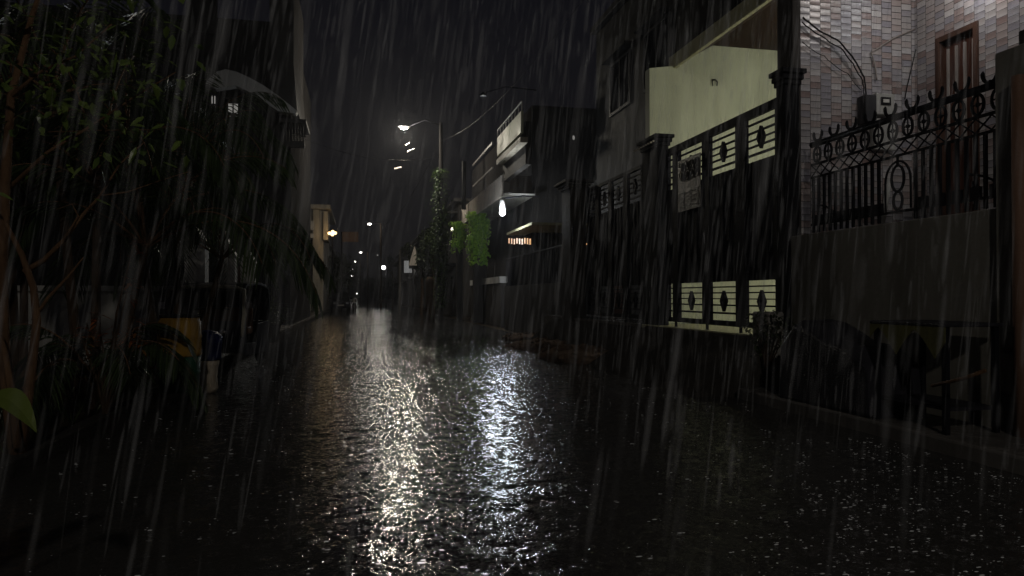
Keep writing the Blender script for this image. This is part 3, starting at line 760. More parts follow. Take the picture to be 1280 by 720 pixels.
mb = MB(); mb.box(5.7, 25.62, ztA+0.1, 6.19, 25.9, ztA+1.5); P(mb, 'duct', M['darkwall'], ah)
# upper balcony, pale; its paint stands in for street-lamp light
ba, bb = Yx(652, 5.1), Yx(622, 5.1)
z0 = ax(652, 160, 5.1).z; z1 = ax(652, 148, 5.1).z
zb0, zb1 = CAMH+205/900*(ba*cos(YAW)+5.1*sin(YAW)), CAMH+232/900*(ba*cos(YAW)+5.1*sin(YAW))
bal = thing('pale_balcony', 'pale lit balcony parapet high above the awning', 'balcony', (5.4, (ba+bb)/2, zb0))
mb = MB(); mb.box(5.08, ba, zb0, 5.16, bb, zb1); P(mb, 'parapet', M['cream'], bal)
mb = MB(); mb.box(5.05, ba, zb0-0.32, 5.30, bb, zb0-0.14); P(mb, 'slab', M['creamdull'], bal)
mb = MB()
for i in range(9): yy = ba+(bb-ba)*i/8; mb.box(5.10, yy-0.015, zb1, 5.13, yy+0.015, zb1+0.28)
mb.box(5.09, ba, zb1+0.28, 5.14, bb, zb1+0.32); P(mb, 'rail', M['whitewall'], bal)
mb = MB(); mb.box(5.301, ba+.3, 5.5, 5.5, bb, 6.9); P(mb, 'inner_wall', M['darkwall'], bal)
mb = MB(); mb.box(5.0, bb+0.6, zb0+0.6, 5.06, bb+5.5, zb0+0.68); mb.box(5.0, bb+0.6, zb0-0.35, 5.06, bb+5.5, zb0-0.28)
tag(mb.build('terrace_rail', M['conduit']), 'thin pale rails of the roof terrace left of the lit balcony', 'railing')
BALW = 5
bl = light('balcony_fill_light', (4.2, (ba+bb)/2, zb1+0.9), BALW, (0.95, 1.0, 0.9), 0.1)  # added lamp with its own fixture, brightens the balcony
t = thing('wall_lamp', 'added bracket lamp that brightens the pale balcony', 'lamp', (4.2, (ba+bb)/2, zb1+0.9))
mb = MB(); mb.tube([(6.1, (ba+bb)/2, zb1+1.3), (5.0, (ba+bb)/2, zb1+1.35), (4.25, (ba+bb)/2, zb1+1.1)], 0.02, 6); P(mb, 'arm', M['iron'], t)
mb = MB(); mb.lathe([(0.03, 0.14), (0.12, 0.03), (0.13, 0.0)], 12, (4.2, (ba+bb)/2, zb1+0.98)); P(mb, 'shade', M['iron'], t)

# green creeper covered pillars
def creeper_col(name, label, xa, xb, y, z0, z1, n, mat, depth=0.45, leafs=0.10):
    t = thing(name, label, 'creeper', ((xa+xb)/2, y, z0))
    mb = MB(); mb.box(xa+0.05, y+0.05, 0 if z0 < 0.5 else 0.05, xb-0.05, y+depth-0.05, z1-0.1); P(mb, 'pillar', M['darkwall'], t)
    m = MB(); m.open = True
    for i in range(n):
        f_ = random.random()
        if f_ < 0.62: p = Vector((random.uniform(xa, xb), y-random.uniform(0, 0.12), random.uniform(z0, z1))); nn_ = Vector((0, -1, 0.2))
        else: p = Vector((xa-random.uniform(0, 0.1), random.uniform(y, y+depth), random.uniform(z0, z1))); nn_ = Vector((-1, 0, 0.2))
        u_ = (p.z-z0)/(z1-z0)
        if u_ < .45 and random.random() > .25+u_*1.6: continue
        p.x += random.gauss(0, .07)+.07*sin(p.z*5)+.04*sin(p.z*13)
        d = Vector((random.uniform(-.6, .6), random.uniform(-.4, .1), -1+random.uniform(-.3, .6)))
        nn_ = nn_ + Vector([random.uniform(-.5, .5) for _ in range(3)])
        m.leaf(p, d, nn_, leafs*random.uniform(.6, 1.4), leafs*0.9)
    P(m, 'foliage', mat, t)
    return t
YG1 = 31.0
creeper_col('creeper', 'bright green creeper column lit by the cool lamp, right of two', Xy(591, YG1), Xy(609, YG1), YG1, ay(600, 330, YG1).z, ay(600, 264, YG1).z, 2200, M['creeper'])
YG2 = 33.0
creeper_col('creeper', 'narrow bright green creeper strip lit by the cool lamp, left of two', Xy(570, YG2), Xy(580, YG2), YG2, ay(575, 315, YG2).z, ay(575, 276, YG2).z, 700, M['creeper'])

# cool wall lamp
lpz = ax(628, 266, 4.85)
t = thing('wall_lamp', 'glaring cool white lamp on a bracket beneath the corrugated awning', 'lamp', lpz)
mb = MB(); mb.ball(lpz, 0.105, 14); P(mb, 'globe', M['lampwhite'], t, smooth=True)
mb = MB(); mb.lathe([(0.04, 0.50), (0.09, 0.42), (0.11, 0.16), (0.12, 0.11)], 14, lpz); P(mb, 'housing', M['whitewall'], t, smooth=True)
mb = MB(); mb.tube([(lpz.x, lpz.y, lpz.z+0.5), (5.6, lpz.y+0.1, lpz.z+0.62), (6.19, lpz.y+0.1, lpz.z+0.62)], 0.03, 8); P(mb, 'bracket', M['iron'], t)
COOL = 190
light('cool_wall_light', lpz+Vector((-0.08, -0.22, -0.02)), COOL, (0.86, 0.93, 1.0), 0.16)
light('cool_wall_beam', lpz+Vector((-0.10, -0.24, -0.05)), 25, (0.82, 0.91, 1.0), 0.16, 'SPOT', (1.5, 9, 0), 85)

# low walls on right, beyond
lw = thing('low_wall', 'low dark wall with pale coping below the green creeper', 'wall', (5.3, 32, 0))
mb = MB(); mb.box(5.3, 27, 0, 5.5, 34.5, 1.7); P(mb, 'wall', M['darkwall'], lw)
mb = MB(); mb.box(5.25, 27, 1.701, 5.55, 34.5, 1.95); P(mb, 'coping', M['whitewall'], lw)
pip = MB(); p = ay(580, 210, 33.5); pip.tube([(p.x, p.y, ay(580, 262, 33.5).z), (p.x, p.y, ay(580, 202, 33.5).z)], 0.10, 8)
tag(pip.build('vent_pipe', M['greywall'], smooth=True), 'short pale upright pipe rising above the left end of the awning', 'pipe')

# ============================================================ trees
def tree(name, label, x, y, h, cr, cz, n, leafs, mat, trunk_r=0.12, lean=(0, 0), group=None, sq=(1, 1, 1), bark='barkdark', clumps=9):
    t = thing(name, label, 'tree', (x, y, 0.0), 0, group)
    m = MB(); top = Vector((x+lean[0], y+lean[1], cz))
    base = Vector((x, y, 0))
    m.tube([base, base.lerp(top, .35)+Vector((random.uniform(-.1, .1), 0, 0)), base.lerp(top, .7), top], [trunk_r, trunk_r*.8, trunk_r*.55, trunk_r*.3], 8)
    cl = []
    for i in range(clumps):
        v = Vector((random.gauss(0, 1), random.gauss(0, 1), random.gauss(0, 1))).normalized()*cr*random.uniform(.35, .8)
        c = top+Vector((v.x*sq[0], v.y*sq[1], v.z*sq[2])); cl.append((c, cr*random.uniform(.3, .5)))
        m.tube([base.lerp(top, random.uniform(.5, .85)), base.lerp(top, .9).lerp(c, .5), c], [trunk_r*.35, trunk_r*.2, trunk_r*.08], 5)
    P(m, 'trunk', M[bark], t)
    f = MB(); f.open = True
    for i in range(n):
        c, r_ = random.choice(cl)
        v = Vector((random.gauss(0, 1), random.gauss(0, 1), random.gauss(0, 1))).normalized()*r_*random.random()**0.4
        p = c+v
        d = Vector((random.uniform(-1, 1), random.uniform(-1, 1), random.uniform(-1, .4)))
        f.leaf(p, d, Vector((random.uniform(-.6, .6), random.uniform(-.6, .6), 1)), leafs*random.uniform(.6, 1.4), leafs*.5)
    P(f, 'crown', mat, t)
    return t
pos = ay(551, 370, 36.0)
# pole wrapped in creeper carrying the street lamp
pole = thing('lamp_pole', 'tall concrete pole wrapped in climbing creeper on the right side of the road', 'pole', (pos.x, 36.0, 0))
mb = MB(); mb.tube([(pos.x, 36, 0), (pos.x, 36, 9.9)], [0.14, 0.09], 10); P(mb, 'shaft', M['blackwall'], pole, smooth=True)
SL = ay(505, 160, 36.0)
mb = MB(); mb.tube([(pos.x, 36, 9.75), (pos.x-0.8, 36, 10.0), (SL.x+0.25, 36, SL.z+0.10)], 0.03, 8); P(mb, 'arm', M['iron'], pole, smooth=True)
mb = MB(); mb.prism([(SL.x-0.32, SL.z+0.03), (SL.x+0.3, SL.z+0.05), (SL.x+0.3, SL.z+0.14), (SL.x-0.28, SL.z+0.10)], 'y', 35.87, 36.13); P(mb, 'lamp_head', M['steel'], pole, bevel=0.02)
mb = MB(); mb.ball((SL.x, 36, SL.z), 0.12, 12, (1.5, 1, .6)); P(mb, 'lamp_glass', M['lampwarm'], pole, smooth=True)
m = MB(); m.open = True
for i in range(3600):
    z = random.uniform(0.6, 7.6)*1.0; a_ = random.uniform(0, 2*pi); r_ = 0.14+abs(random.gauss(0, 0.15))*(1.3 if 3 < z < 6.5 else 0.9)
    p = Vector((pos.x+r_*cos(a_), 36+r_*sin(a_), z))
    m.leaf(p, Vector((cos(a_)*.6, sin(a_)*.6, random.uniform(-1.2, .2))), Vector((cos(a_), sin(a_), .5)), random.uniform(.07, .16), .09)
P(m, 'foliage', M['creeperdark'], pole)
STREET = 560
light('street_lamp_light', (SL.x, 36, SL.z-0.18), STREET, (1.0, 0.90, 0.70), 0.22, 'SPOT', (0.9, 12, 0), 84)
light('street_lamp_spill', (SL.x, 36, SL.z-0.3), 850, (1.0, 0.92, 0.78), 0.22)

# far row of lamp poles down the street
def far_lamp(px_, py_, Y, label, size=0.22, X=None, power=0):
    p = ay(px_, py_, Y)
    t = thing('street_lamp', label, 'street lamp', (p.x+1.2, Y, 0), 0, 'street lamps down the far road')
    mb = MB(); mb.tube([(p.x+1.2, Y, 0), (p.x+1.2, Y, p.z+0.1)], 0.10, 6); P(mb, 'pole', M['barkdark'], t)
    mb = MB(); mb.tube([(p.x+1.2, Y, p.z+0.1), (p.x, Y, p.z+0.22)], 0.05, 6); P(mb, 'arm', M['iron'], t)
    mb = MB(); mb.ball(p, size, 10, (1.3, 1, .7)); P(mb, 'lamp_glass', M['lampfar'], t, smooth=True)
    if power: light('far_lamp_light', (p.x, Y, p.z-0.3), power, (1.0, 0.92, 0.76), 0.25)
far_lamp(462, 280, 78, 'street lamp second along the road, under the nearest high lamp', 0.16, power=90)
far_lamp(451, 315.5, 128, 'street lamp third along the road', 0.18, power=60)
far_lamp(443.5, 327, 165, 'street lamp fourth along the road', 0.2, power=60)
far_lamp(440, 337, 215, 'street lamp fifth along the road, small and dim', 0.28)
far_lamp(440, 345, 285, 'street lamp sixth and lowest in the receding row', 0.35)
p = ay(479.5, 334.5, 88)
t = thing('wall_lamp', 'bright round white lamp low on the far right roadside', 'lamp', (p.x, 88, 0))
mb = MB(); mb.tube([(p.x+0.3, 88, 0), (p.x+0.3, 88, p.z+.1), (p.x, 88, p.z+.2)], 0.06, 6); P(mb, 'post', M['iron'], t)
mb = MB(); mb.ball(p, 0.26, 10); P(mb, 'globe', M['lampfar'], t, smooth=True)
light('far_low_light', p+Vector((-0.4, -0.5, 0)), 150, (1.0, 0.95, 0.85), 0.25)
for (px_, py_, Y, lb) in ((472, 319, 150, 'faint speck of a lamp above the low white lamp'), (446, 367, 200, 'faint lamp near the ground beside the parked car'), (436, 350, 260, 'faint lamp among the far trees on the left')):
    p = ay(px_, py_, Y); t = thing('distant_lamp', lb, 'lamp', (p.x, Y, 0))
    mb = MB(); mb.ball(p, 0.16, 8); P(mb, 'globe', M['litroom'] if py_ < 330 else M['lampfar'], t)
    mb = MB(); mb.tube([(p.x, Y+.2, 0), (p.x, Y+.2, p.z)], 0.06, 5); P(mb, 'post', M['iron'], t)

# small lit bits beneath the street lamp: cable clamps and wires
def span(name, label, a, b, sag, r=0.012, n=18):
    a, b = Vector(a), Vector(b); m = MB(); pts = []
    for i in range(n+1):
        t_ = i/n; q = a.lerp(b, t_); q.z -= sag*4*t_*(1-t_); pts.append(q)
    m.tube(pts, r, 5); return tag(m.build(name, M['cable'], smooth=True), label, 'wire', 'overhead wires')
span('overhead_wire', 'overhead wire crossing in front of the pale balcony', (pos.x, 36, 9.0), (5.0, 14, 8.0), 0.7, 0.005)
span('overhead_wire', 'overhead wire running down the road from the creeper pole', (pos.x, 36, 9.0), (ay(462, 280, 78).x+1.2, 78, 8.4), 0.9, 0.008)
span('overhead_wire', 'slack wire from the creeper pole to the left house', (pos.x, 36, 8.2), (-2.4, 30, 7.6), 0.5, 0.008)
for (a, b, Y, wh) in (((507, 182), (512, 179), 36, 'topmost'), ((509, 190), (518, 186), 36.2, 'middle'), ((493, 211), (502, 209), 37, 'lowest')):
    pa, pb = ay(*a, Y), ay(*b, Y); mb = MB(); mb.tube([pa, pb], 0.035, 6)
    tag(mb.build('cable_clamp', M['sheet']), wh + ' of three short pale cable fittings hanging under the street lamp', 'fitting', 'cable fittings beneath the street lamp')

# ============================================================ left: houses
lh = thing('left_house', 'tall cream house with a curved roof edge behind the palm fronds', 'house', (-5, 31, 0))
YL = 28.5; XL = -2.3
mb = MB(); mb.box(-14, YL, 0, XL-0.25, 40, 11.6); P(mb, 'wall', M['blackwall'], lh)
zt1 = ay(372, 140, YL).z; 
mb = MB(); mb.box(-6.0, YL-0.3, zt1+0.02, XL, 33, 15.0) if False else mb.prism([(Xy(340, YL-.3), zt1), (XL, zt1), (Xy(366, YL-.3), ay(366, 80, YL-.3).z), (Xy(366, YL-.3), 13.4), (Xy(334, YL-.3), 13.4)], 'y', YL-0.3, 33)
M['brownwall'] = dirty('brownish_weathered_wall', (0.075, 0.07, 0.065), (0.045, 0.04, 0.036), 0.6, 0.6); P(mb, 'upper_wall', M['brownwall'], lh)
m = MB()
up = [(262, 100), (272, 91), (283, 88), (296, 91), (312, 98), (330, 108), (350, 122), (372, 140)]
lo = [(370, 143), (348, 140), (328, 126), (310, 115), (295, 108), (282, 110), (270, 112), (258, 106)]
pts = [((q := ay(x_, y_, YL-0.6)).x, q.z) for x_, y_ in up+lo]
m.prism(pts, 'y', YL-0.75, YL-0.31); P(m, 'curved_roof_edge', M['whitewall'], lh)
m = MB(); zz0, zz1 = ay(365, 182, YL-1).z, ay(365, 150, YL-1).z
m.box(Xy(348, YL-1), YL-1.0, zz1-0.1, Xy(382, YL-1), YL+1, zz1+0.05); m.box(Xy(352, YL-1), YL-1.0, zz0-0.05, Xy(380, YL-1), YL-0.8, zz0+0.18)
for i in range(8):
    xx = Xy(353+i*3.6, YL-1); m.box(xx-0.02, YL-0.92, zz0+0.18, xx+0.02, YL-0.88, zz1-0.1)
P(m, 'balcony', M['brownwall'], lh)
for (xa, xb, ya_, yb_, lit) in ((283, 300, 128, 150, True), (262, 272, 118, 132, True), (322, 334, 130, 160, False), (200, 226, 60, 110, False)):
    pa, pb = ay(xa, yb_, YL), ay(xb, ya_, YL)
    windowp(lh, YL, pa.x, pb.x, pa.z, pb.z, None, 'y', lit)
mb = MB(); pa, pb = ay(233, 40, YL), ay(272, 10, YL); mb.box(pa.x, YL-0.05, pa.z, pb.x, YL-0.003, pb.z+.5); P(mb, 'balcony_panel', M['greywall'], lh)
mb = MB(); mb.box(-5.2, YL-0.06, 0.1, -4.2, YL-0.003, 2.3); P(mb, 'door', M['wood'], lh)

# second left house in the distance, lit by the orange lamp
lb = thing('corner_house', 'small cream two storey house with a lit corner column down the left side', 'house', (-4.5, 56, 0))
YB = 55.0
def bx(x0, y0_, x1, y1_, Y0, Y1):
    a, b = ay(x0, y1_, Y0), ay(x1, y0_, Y0); return (a.x, Y0, a.z, b.x, Y1, b.z)
m = MB(); m.box(-10, YB, 0, Xy(404, YB), 66, 7.6); P(m, 'wall', M['creamdull'], lb)
m = MB(); m.box(*bx(391, 262, 399, 385, YB-0.6, YB-0.2)); P(m, 'corner_column', M['creamdull'], lb)
m = MB(); m.box(*bx(372, 256, 413, 260, YB-0.9, 66.2)); P(m, 'roof_slab', M['creamdull'], lb)
m = MB(); m.box(*bx(374, 276, 392, 287, YB-0.9, YB-0.8)); P(m, 'balcony', M['whitewall'], lb)
m = MB(); m.box(*bx(370, 292, 392, 297, YB-0.9, YB-0.003)); P(m, 'balcony_slab', M['whitewall'], lb)
m = MB(); m.box(*bx(404, 264, 410, 300, YB-0.4, YB+3)); P(m, 'side_screen', M['creamdull'], lb)
m = MB(); m.box(*bx(376, 300, 390, 318, YB-0.03, YB-0.004)); P(m, 'window', M['glassdark'], lb)
m = MB(); m.box(*bx(384, 330, 391, 380, YB-0.03, YB-0.004)); P(m, 'door', M['wood'], lb)
op = ay(415.5, 293, 54)
t = thing('gate_lamp', 'cluster of glowing orange lamps at the corner of the small cream house', 'lamp', (op.x, 54, 0))
mb = MB(); mb.tube([(op.x, 54, 0), (op.x, 54, op.z-.1)], 0.06, 6); P(mb, 'post', M['iron'], t)
for dx, dz in ((0, -.02), (-.22, .08), (.2, .1), (0.02, .2)):
    mb = MB(); mb.ball(op+Vector((dx, 0, dz)), 0.12, 8); P(mb, 'bulb', M['lamporange'], t)
ORG = 14
light('orange_lamp_light', op+Vector((0.0, -0.9, -0.1)), ORG, (1.0, 0.72, 0.42), 0.2)
a, b = ay(428, 302, 60), ay(448, 290, 60)
t = thing('shop_sign', 'dim orange lightbox sign beyond the cluster of orange lamps', 'sign', (a.x, 60, 0))
mb = MB(); mb.box(a.x, 60, a.z, b.x, 60.2, b.z); P(mb, 'lightbox', M['signorange'], t)
mb = MB(); mb.tube([(a.x-0.05, 60.1, 0), (a.x-0.05, 60.1, b.z)], 0.06, 6); P(mb, 'post', M['iron'], t)

# compound wall on the left with pale pillars
cw = thing('compound_wall', 'low stained pale wall along the left kerb', 'wall', (-2.7, 17, 0))
zc1 = 1.28
mb = MB(); mb.box(-2.85, 13.1, 0.1, -2.68, 21.5, zc1); P(mb, 'wall', M['whitewall'], cw)
mb = MB(); mb.box(-5.6, 13.1, 0.1, -2.851, 13.25, zc1); mb.box(-5.6, 13.0, zc1+.001, -2.66, 13.3, zc1+0.09); P(mb, 'front_return', M['whitewall'], cw)
for Yp, lbl in ((13.25, 'a'), (16.3, 'b'), (19.2, 'c')):
    mb = MB(); mb.box(-2.93, Yp, 0.1, -2.60, Yp+0.32, zc1+0.75); 
    mb.prism([(-2.97, zc1+0.751), (-2.56, zc1+0.751), (-2.77, zc1+1.15)], 'y', Yp-0.03, Yp+0.35); P(mb, 'pillar', M['whitewall'], cw)
lg = thing('side_gate', 'black sheet gate beyond the pale compound wall', 'gate', (-2.7, 24, 0))
mb = MB(); mb.box(-2.74, 21.9, 0.15, -2.70, 27.4, 2.4); P(mb, 'panel', M['gate'], lg)
mb = MB()
for i in range(12): mb.box(-2.695, 22.0+i*0.47, 0.2, -2.67, 22.04+i*0.47, 2.35)
mb.box(-2.694, 21.9, 2.3, -2.66, 27.4, 2.36); P(mb, 'frame', M['iron'], lg)

# ============================================================ palms and shrubs on the left
def frond(f, rch, base, az_, el, L, n=30, w=0.035, ll=0.42, droopk=1.0):
    """arching rachis with leaflets either side"""
    d = Vector((cos(az_)*cos(el), sin(az_)*cos(el), sin(el))); p = Vector(base); pts = [p.copy()]
    step = L/n; 
    for i in range(n):
        d.z -= droopk*0.07*(0.4+i/n*1.4); d.normalize(); p = p+d*step; pts.append(p.copy())
        if i > n*0.18:
            t_ = i/n; side = d.cross(Vector((0, 0, 1))).normalized()
            l = ll*(sin(pi*min(1, (t_-0.1)/0.95))**0.6)*random.uniform(.85, 1.1)+0.03
            for s_ in (1, -1):
                dd = (side*s_*0.8+d*0.75+Vector((0, 0, 0.15-0.35*t_))).normalized()
                f.leaf(p+side*s_*0.006, dd, Vector((0, 0, 1))+side*s_*0.5, l, w, 0.45+random.uniform(0, .3))
    rch.tube(pts, [0.014*(1-i/(n+1))+0.003 for i in range(n+1)], 5)
def palm(label, x, y, stems, L, nfr, ll=0.42, azr=(0, 2*pi), elr=(0.5, 1.4), cut=None, mat='palmleaf', z0=0.1):
    t = thing('palm', label, 'palm', (x, y, z0))
    f = MB(); f.open = True; rc = MB(); tr = MB()
    for (dx, dy, h) in stems:
        b = Vector((x+dx*.3, y+dy*.3, z0)); tp = Vector((x+dx, y+dy, z0+h))
        tr.tube([b, b.lerp(tp, .5)+Vector((0, 0, .02)), tp], [0.055, 0.045, 0.035], 8)
        for i in range(nfr):
            a_ = azr[0]+(azr[1]-azr[0])*(i+random.random())/nfr; e_ = random.uniform(*elr)
            frond(f, rc, tp, a_, e_, L*random.uniform(.75, 1.15), 30, 0.034, ll, random.uniform(.8, 1.3))
    P(tr, 'trunk', M['barkdark'], t); P(rc, 'stalks', M['bark'], t); P(f, 'fronds', M[mat], t)
    return t
pA = ay(222, 370, 10.0)
palm('tall clump palm whose dark fronds hide the curved roof edge', pA.x, 10.0, [(0.0, 0.0, 2.3), (-0.6, 0.3, 2.2), (0.45, 0.5, 1.6), (-0.5, -0.4, 3.0)], 1.9, 10, 0.40)
pB = ay(120, 370, 8.2)
palm('dense dark palm filling the upper left', pB.x, 8.2, [(0, 0, 2.3), (-0.5, 0.2, 3.2), (0.5, -0.1, 1.6)], 1.9, 11, 0.40)
pC = ay(30, 370, 9.5)
palm('farther palm at the left edge behind the bare branches', pC.x, 9.5, [(0, 0, 2.3), (-0.3, 0.2, 3.4)], 2.0, 12, 0.42)
pD = az(180, 500, 0.1)
palm('low young palm with long arching fronds beside the painted drum', pD.x-0.3, pD.y-0.5, [(0, 0, 0.25)], 1.35, 13, 0.30, elr=(0.3, 1.2))
pE = ay(345, 370, 13.0)
palm('slim palm with hanging fronds over the pale compound wall', -3.35, 14.6, [(0, 0, 3.6), (0.2, 0.5, 4.1)], 2.1, 11, 0.5)

# leafy bare-branched tree close at the left
st = thing('leafy_shrub', 'small tree with bare forked branches and scattered leaves at the left edge', 'tree', (-2.6, 6.4, 0.1))
Yt = 5.6
def ptsY(lst, Y, j=0.0): return [ay(x_, y_, Y+random.uniform(-j, j)) for x_, y_ in lst]
m = MB()
gb = az(22, 575, 0.08); Yt = gb.y
B = ptsY([(22, 575), (12, 500), (4, 430), (2, 340), (6, 240), (14, 120), (40, 20), (70, -60)], Yt, 0.12); m.tube(B, [.055, .045, .04, .038, .034, .026, .018, .01], 9)
m.tube(ptsY([(24, 570), (34, 500), (42, 440), (46, 400), (42, 360), (28, 320), (10, 285), (-10, 250)], Yt, .08), [.045, .036, .03, .028, .024, .02, .015, .01], 8)
m.tube(ptsY([(22, 560), (14, 490), (6, 440), (0, 420)], Yt-.1, .03), [.03, .024, .02, .015], 7)
m.tube(ptsY([(42, 400), (60, 372), (86, 345), (104, 322)], Yt, .08), [.016, .012, .009, .005], 6)
m.tube(ptsY([(30, 340), (55, 325), (80, 300), (104, 268), (125, 245), (150, 205), (180, 178)], Yt, .1), [.022, .018, .015, .012, .009, .007, .004], 6)
m.tube(ptsY([(80, 300), (98, 270), (90, 255), (70, 262)], Yt, .08), [.009, .007, .005, .003], 5)
m.tube(ptsY([(125, 245), (160, 240), (200, 226), (235, 215)], Yt, .1), [.008, .006, .004, .003], 5)
m.tube(ptsY([(14, 120), (50, 90), (95, 70), (140, 30)], Yt, .1), [.015, .01, .008, .005], 6)
m.tube(ptsY([(6, 240), (60, 190), (110, 160), (170, 120), (220, 90)], Yt, .1), [.016, .012, .009, .006, .004], 6)
m.tube(ptsY([(60, 165), (130, 163), (200, 162)], Yt+.1, .05), [.005, .004, .003], 5)
P(m, 'trunk', M['bark'], st, smooth=True)
f = MB(); f.open = True
for i in range(420):
    x_, y_ = random.gauss(110, 75), random.gauss(95, 70)
    if not (-40 < x_ < 260 and -30 < y_ < 260): continue
    p = ay(x_, y_, Yt+random.uniform(-.7, .7))
    f.leaf(p, Vector((random.uniform(-1, 1), random.uniform(-1, 1), random.uniform(-.8, .3))), Vector((random.uniform(-.5, .5), -0.6, 1)), random.uniform(.06, .13), random.uniform(.035, .06), .2)
P(f, 'leaves', M['leaf'], st)

# big leaved potted plant whose leaf reaches in at lower left
bp = ay(-150, 640, 2.6); 
t = thing('potted_plant', 'potted plant whose large yellow-green leaf reaches in at the left edge', 'plant', (bp.x, 2.6, 0.0))
mb = MB(); mb.lathe([(0.13, 0.0), (0.17, 0.26), (0.19, 0.27), (0.19, 0.31), (0.16, 0.31)], 18, (bp.x, 2.6, 0.0)); P(mb, 'pot', M['brown'], t)
f = MB(); f.open = True; s_ = MB()
def big_leaf(tip, root, W, n=10):
    tip, root = Vector(tip), Vector(root); d = tip-root; side = d.cross(Vector((0, -0.55, 1))).normalized(); vs = []; fs = []
    for i in range(n+1):
        t_ = i/n; wv = W*(sin(pi*t_**0.85)**0.8)*0.5; c = root+d*t_+Vector((0, 0, 0.05*sin(pi*t_)))
        vs += [c-side*wv, c+Vector((0, 0, -0.008)), c+side*wv]
    for i in range(n): a_ = i*3; fs += [(a_, a_+1, a_+4, a_+3), (a_+1, a_+2, a_+5, a_+4)]
    f.add(vs, fs)
r0 = Vector((bp.x, 2.6, 0.5))
for (tp, rt, W_) in ((ay(46, 538, 2.5), ay(-22, 497, 2.55), 0.085), (ay(-40, 420, 2.6), r0+Vector((.02, 0, .2)), .12), ((bp.x-.3, 2.5, .75), r0, .12), ((bp.x+.0, 2.2, .5), r0, .12), ((bp.x-.1, 2.95, .8), r0+Vector((0, 0, .1)), .12)):
    big_leaf(tp, rt, W_); s_.tube([(bp.x, 2.6, 0.25), (Vector((bp.x, 2.6, .25))+Vector(rt))/2+Vector((0, 0, .08)), rt], 0.008, 6)
P(s_, 'stems', M['bark'], t); P(f, 'leaves', M['bigleaf'], t)

# croton with reddish leaves
cr_ = az(130, 480, 0.1); cr_ = ay(132, 430, 7.2)
t = thing('croton_plant', 'croton shrub with red and orange leaves among the left palms', 'plant', (cr_.x, 7.2, 0.1))
f = MB(); f.open = True; s_ = MB()
for i in range(9):
    tp = Vector((cr_.x+random.uniform(-.28, .28), 7.2+random.uniform(-.25, .25), random.uniform(.7, 1.75)))
    s_.tube([(cr_.x, 7.2, 0.1), (cr_.x*.5+tp.x*.5, 7.2, tp.z*.6), tp], [.015, .01, .006], 5)
    for j in range(16):
        a_ = random.uniform(0, 2*pi); f.leaf(tp+Vector((0, 0, -random.uniform(0, .22))), Vector((cos(a_), sin(a_), random.uniform(-.2, .8))), Vector((0, 0, 1)), random.uniform(.08, .15), .03, .4)
P(s_, 'stems', M['barkdark'], t); P(f, 'leaves', M['croton'], t)
# grass-like weeds at the verge
f = MB(); f.open = True
for i in range(1500):
    x_ = random.uniform(-5.5, -2.36); y_ = random.uniform(1.0, 11.5)
    p = Vector((x_, y_, 0.08)); h_ = random.uniform(.10, .42)
    f.leaf(p, Vector((random.uniform(-.6, .6), random.uniform(-.6, .6), 1)), Vector((random.uniform(-1, 1), random.uniform(-1, 1), .2)), h_, .018, -.0)
tag(f.build('weeds', M['darkleaf']), 'dark weeds and grass growing on the left verge', 'grass', kind='stuff')

# shrub at right of the double gate foot
sh = ax(957, 425, 4.75)
t = thing('gate_shrub', 'small dark wet bush at the right foot of the double gate', 'bush', (sh.x, sh.y, 0.3))
f = MB(); f.open = True; s_ = MB()
for i in range(12):
    tp = Vector((sh.x+random.uniform(-.16, .16), sh.y+random.uniform(-.2, .2), random.uniform(.55, 1.02)))
    s_.tube([(sh.x, sh.y, 0.25), tp], [.012, .005], 5)
    for j in range(34):
        v = Vector((random.gauss(0, 1), random.gauss(0, 1), random.gauss(0, 1))).normalized()*.14
        f.leaf(tp+v, Vector((random.uniform(-1, 1), random.uniform(-1, 1), random.uniform(-.7, .5))), Vector((0, 0, 1)), .06, .035, .3)
P(s_, 'stems', M['barkdark'], t); P(f, 'leaves', M['darkleaf'], t)
# pot by left pavement
t = thing('potted_shrub', 'bushy dark plant in a black pot before the side gate on the left', 'plant', (-2.75+.15, 22.3, 0.1))
pp = ay(338, 395, 17.5)
t.location = (pp.x, 17.5, 0.13)
mb = MB(); mb.lathe([(0.16, 0.0), (0.23, 0.38), (0.25, 0.42), (0.22, 0.42)], 16, (pp.x, 17.5, 0.13)); P(mb, 'pot', M['rubber'], t)
f = MB(); f.open = True
for i in range(500):
    v = Vector((random.gauss(0, .16), random.gauss(0, .16), abs(random.gauss(0, .25))+.42+.13))
    f.leaf(Vector((pp.x, 17.5, 0))+v, Vector((v.x*3, v.y*3, random.uniform(0, 1))), Vector((0, 0, 1)), .14, .04, .4)
P(f, 'leaves', M['darkleaf'], t)

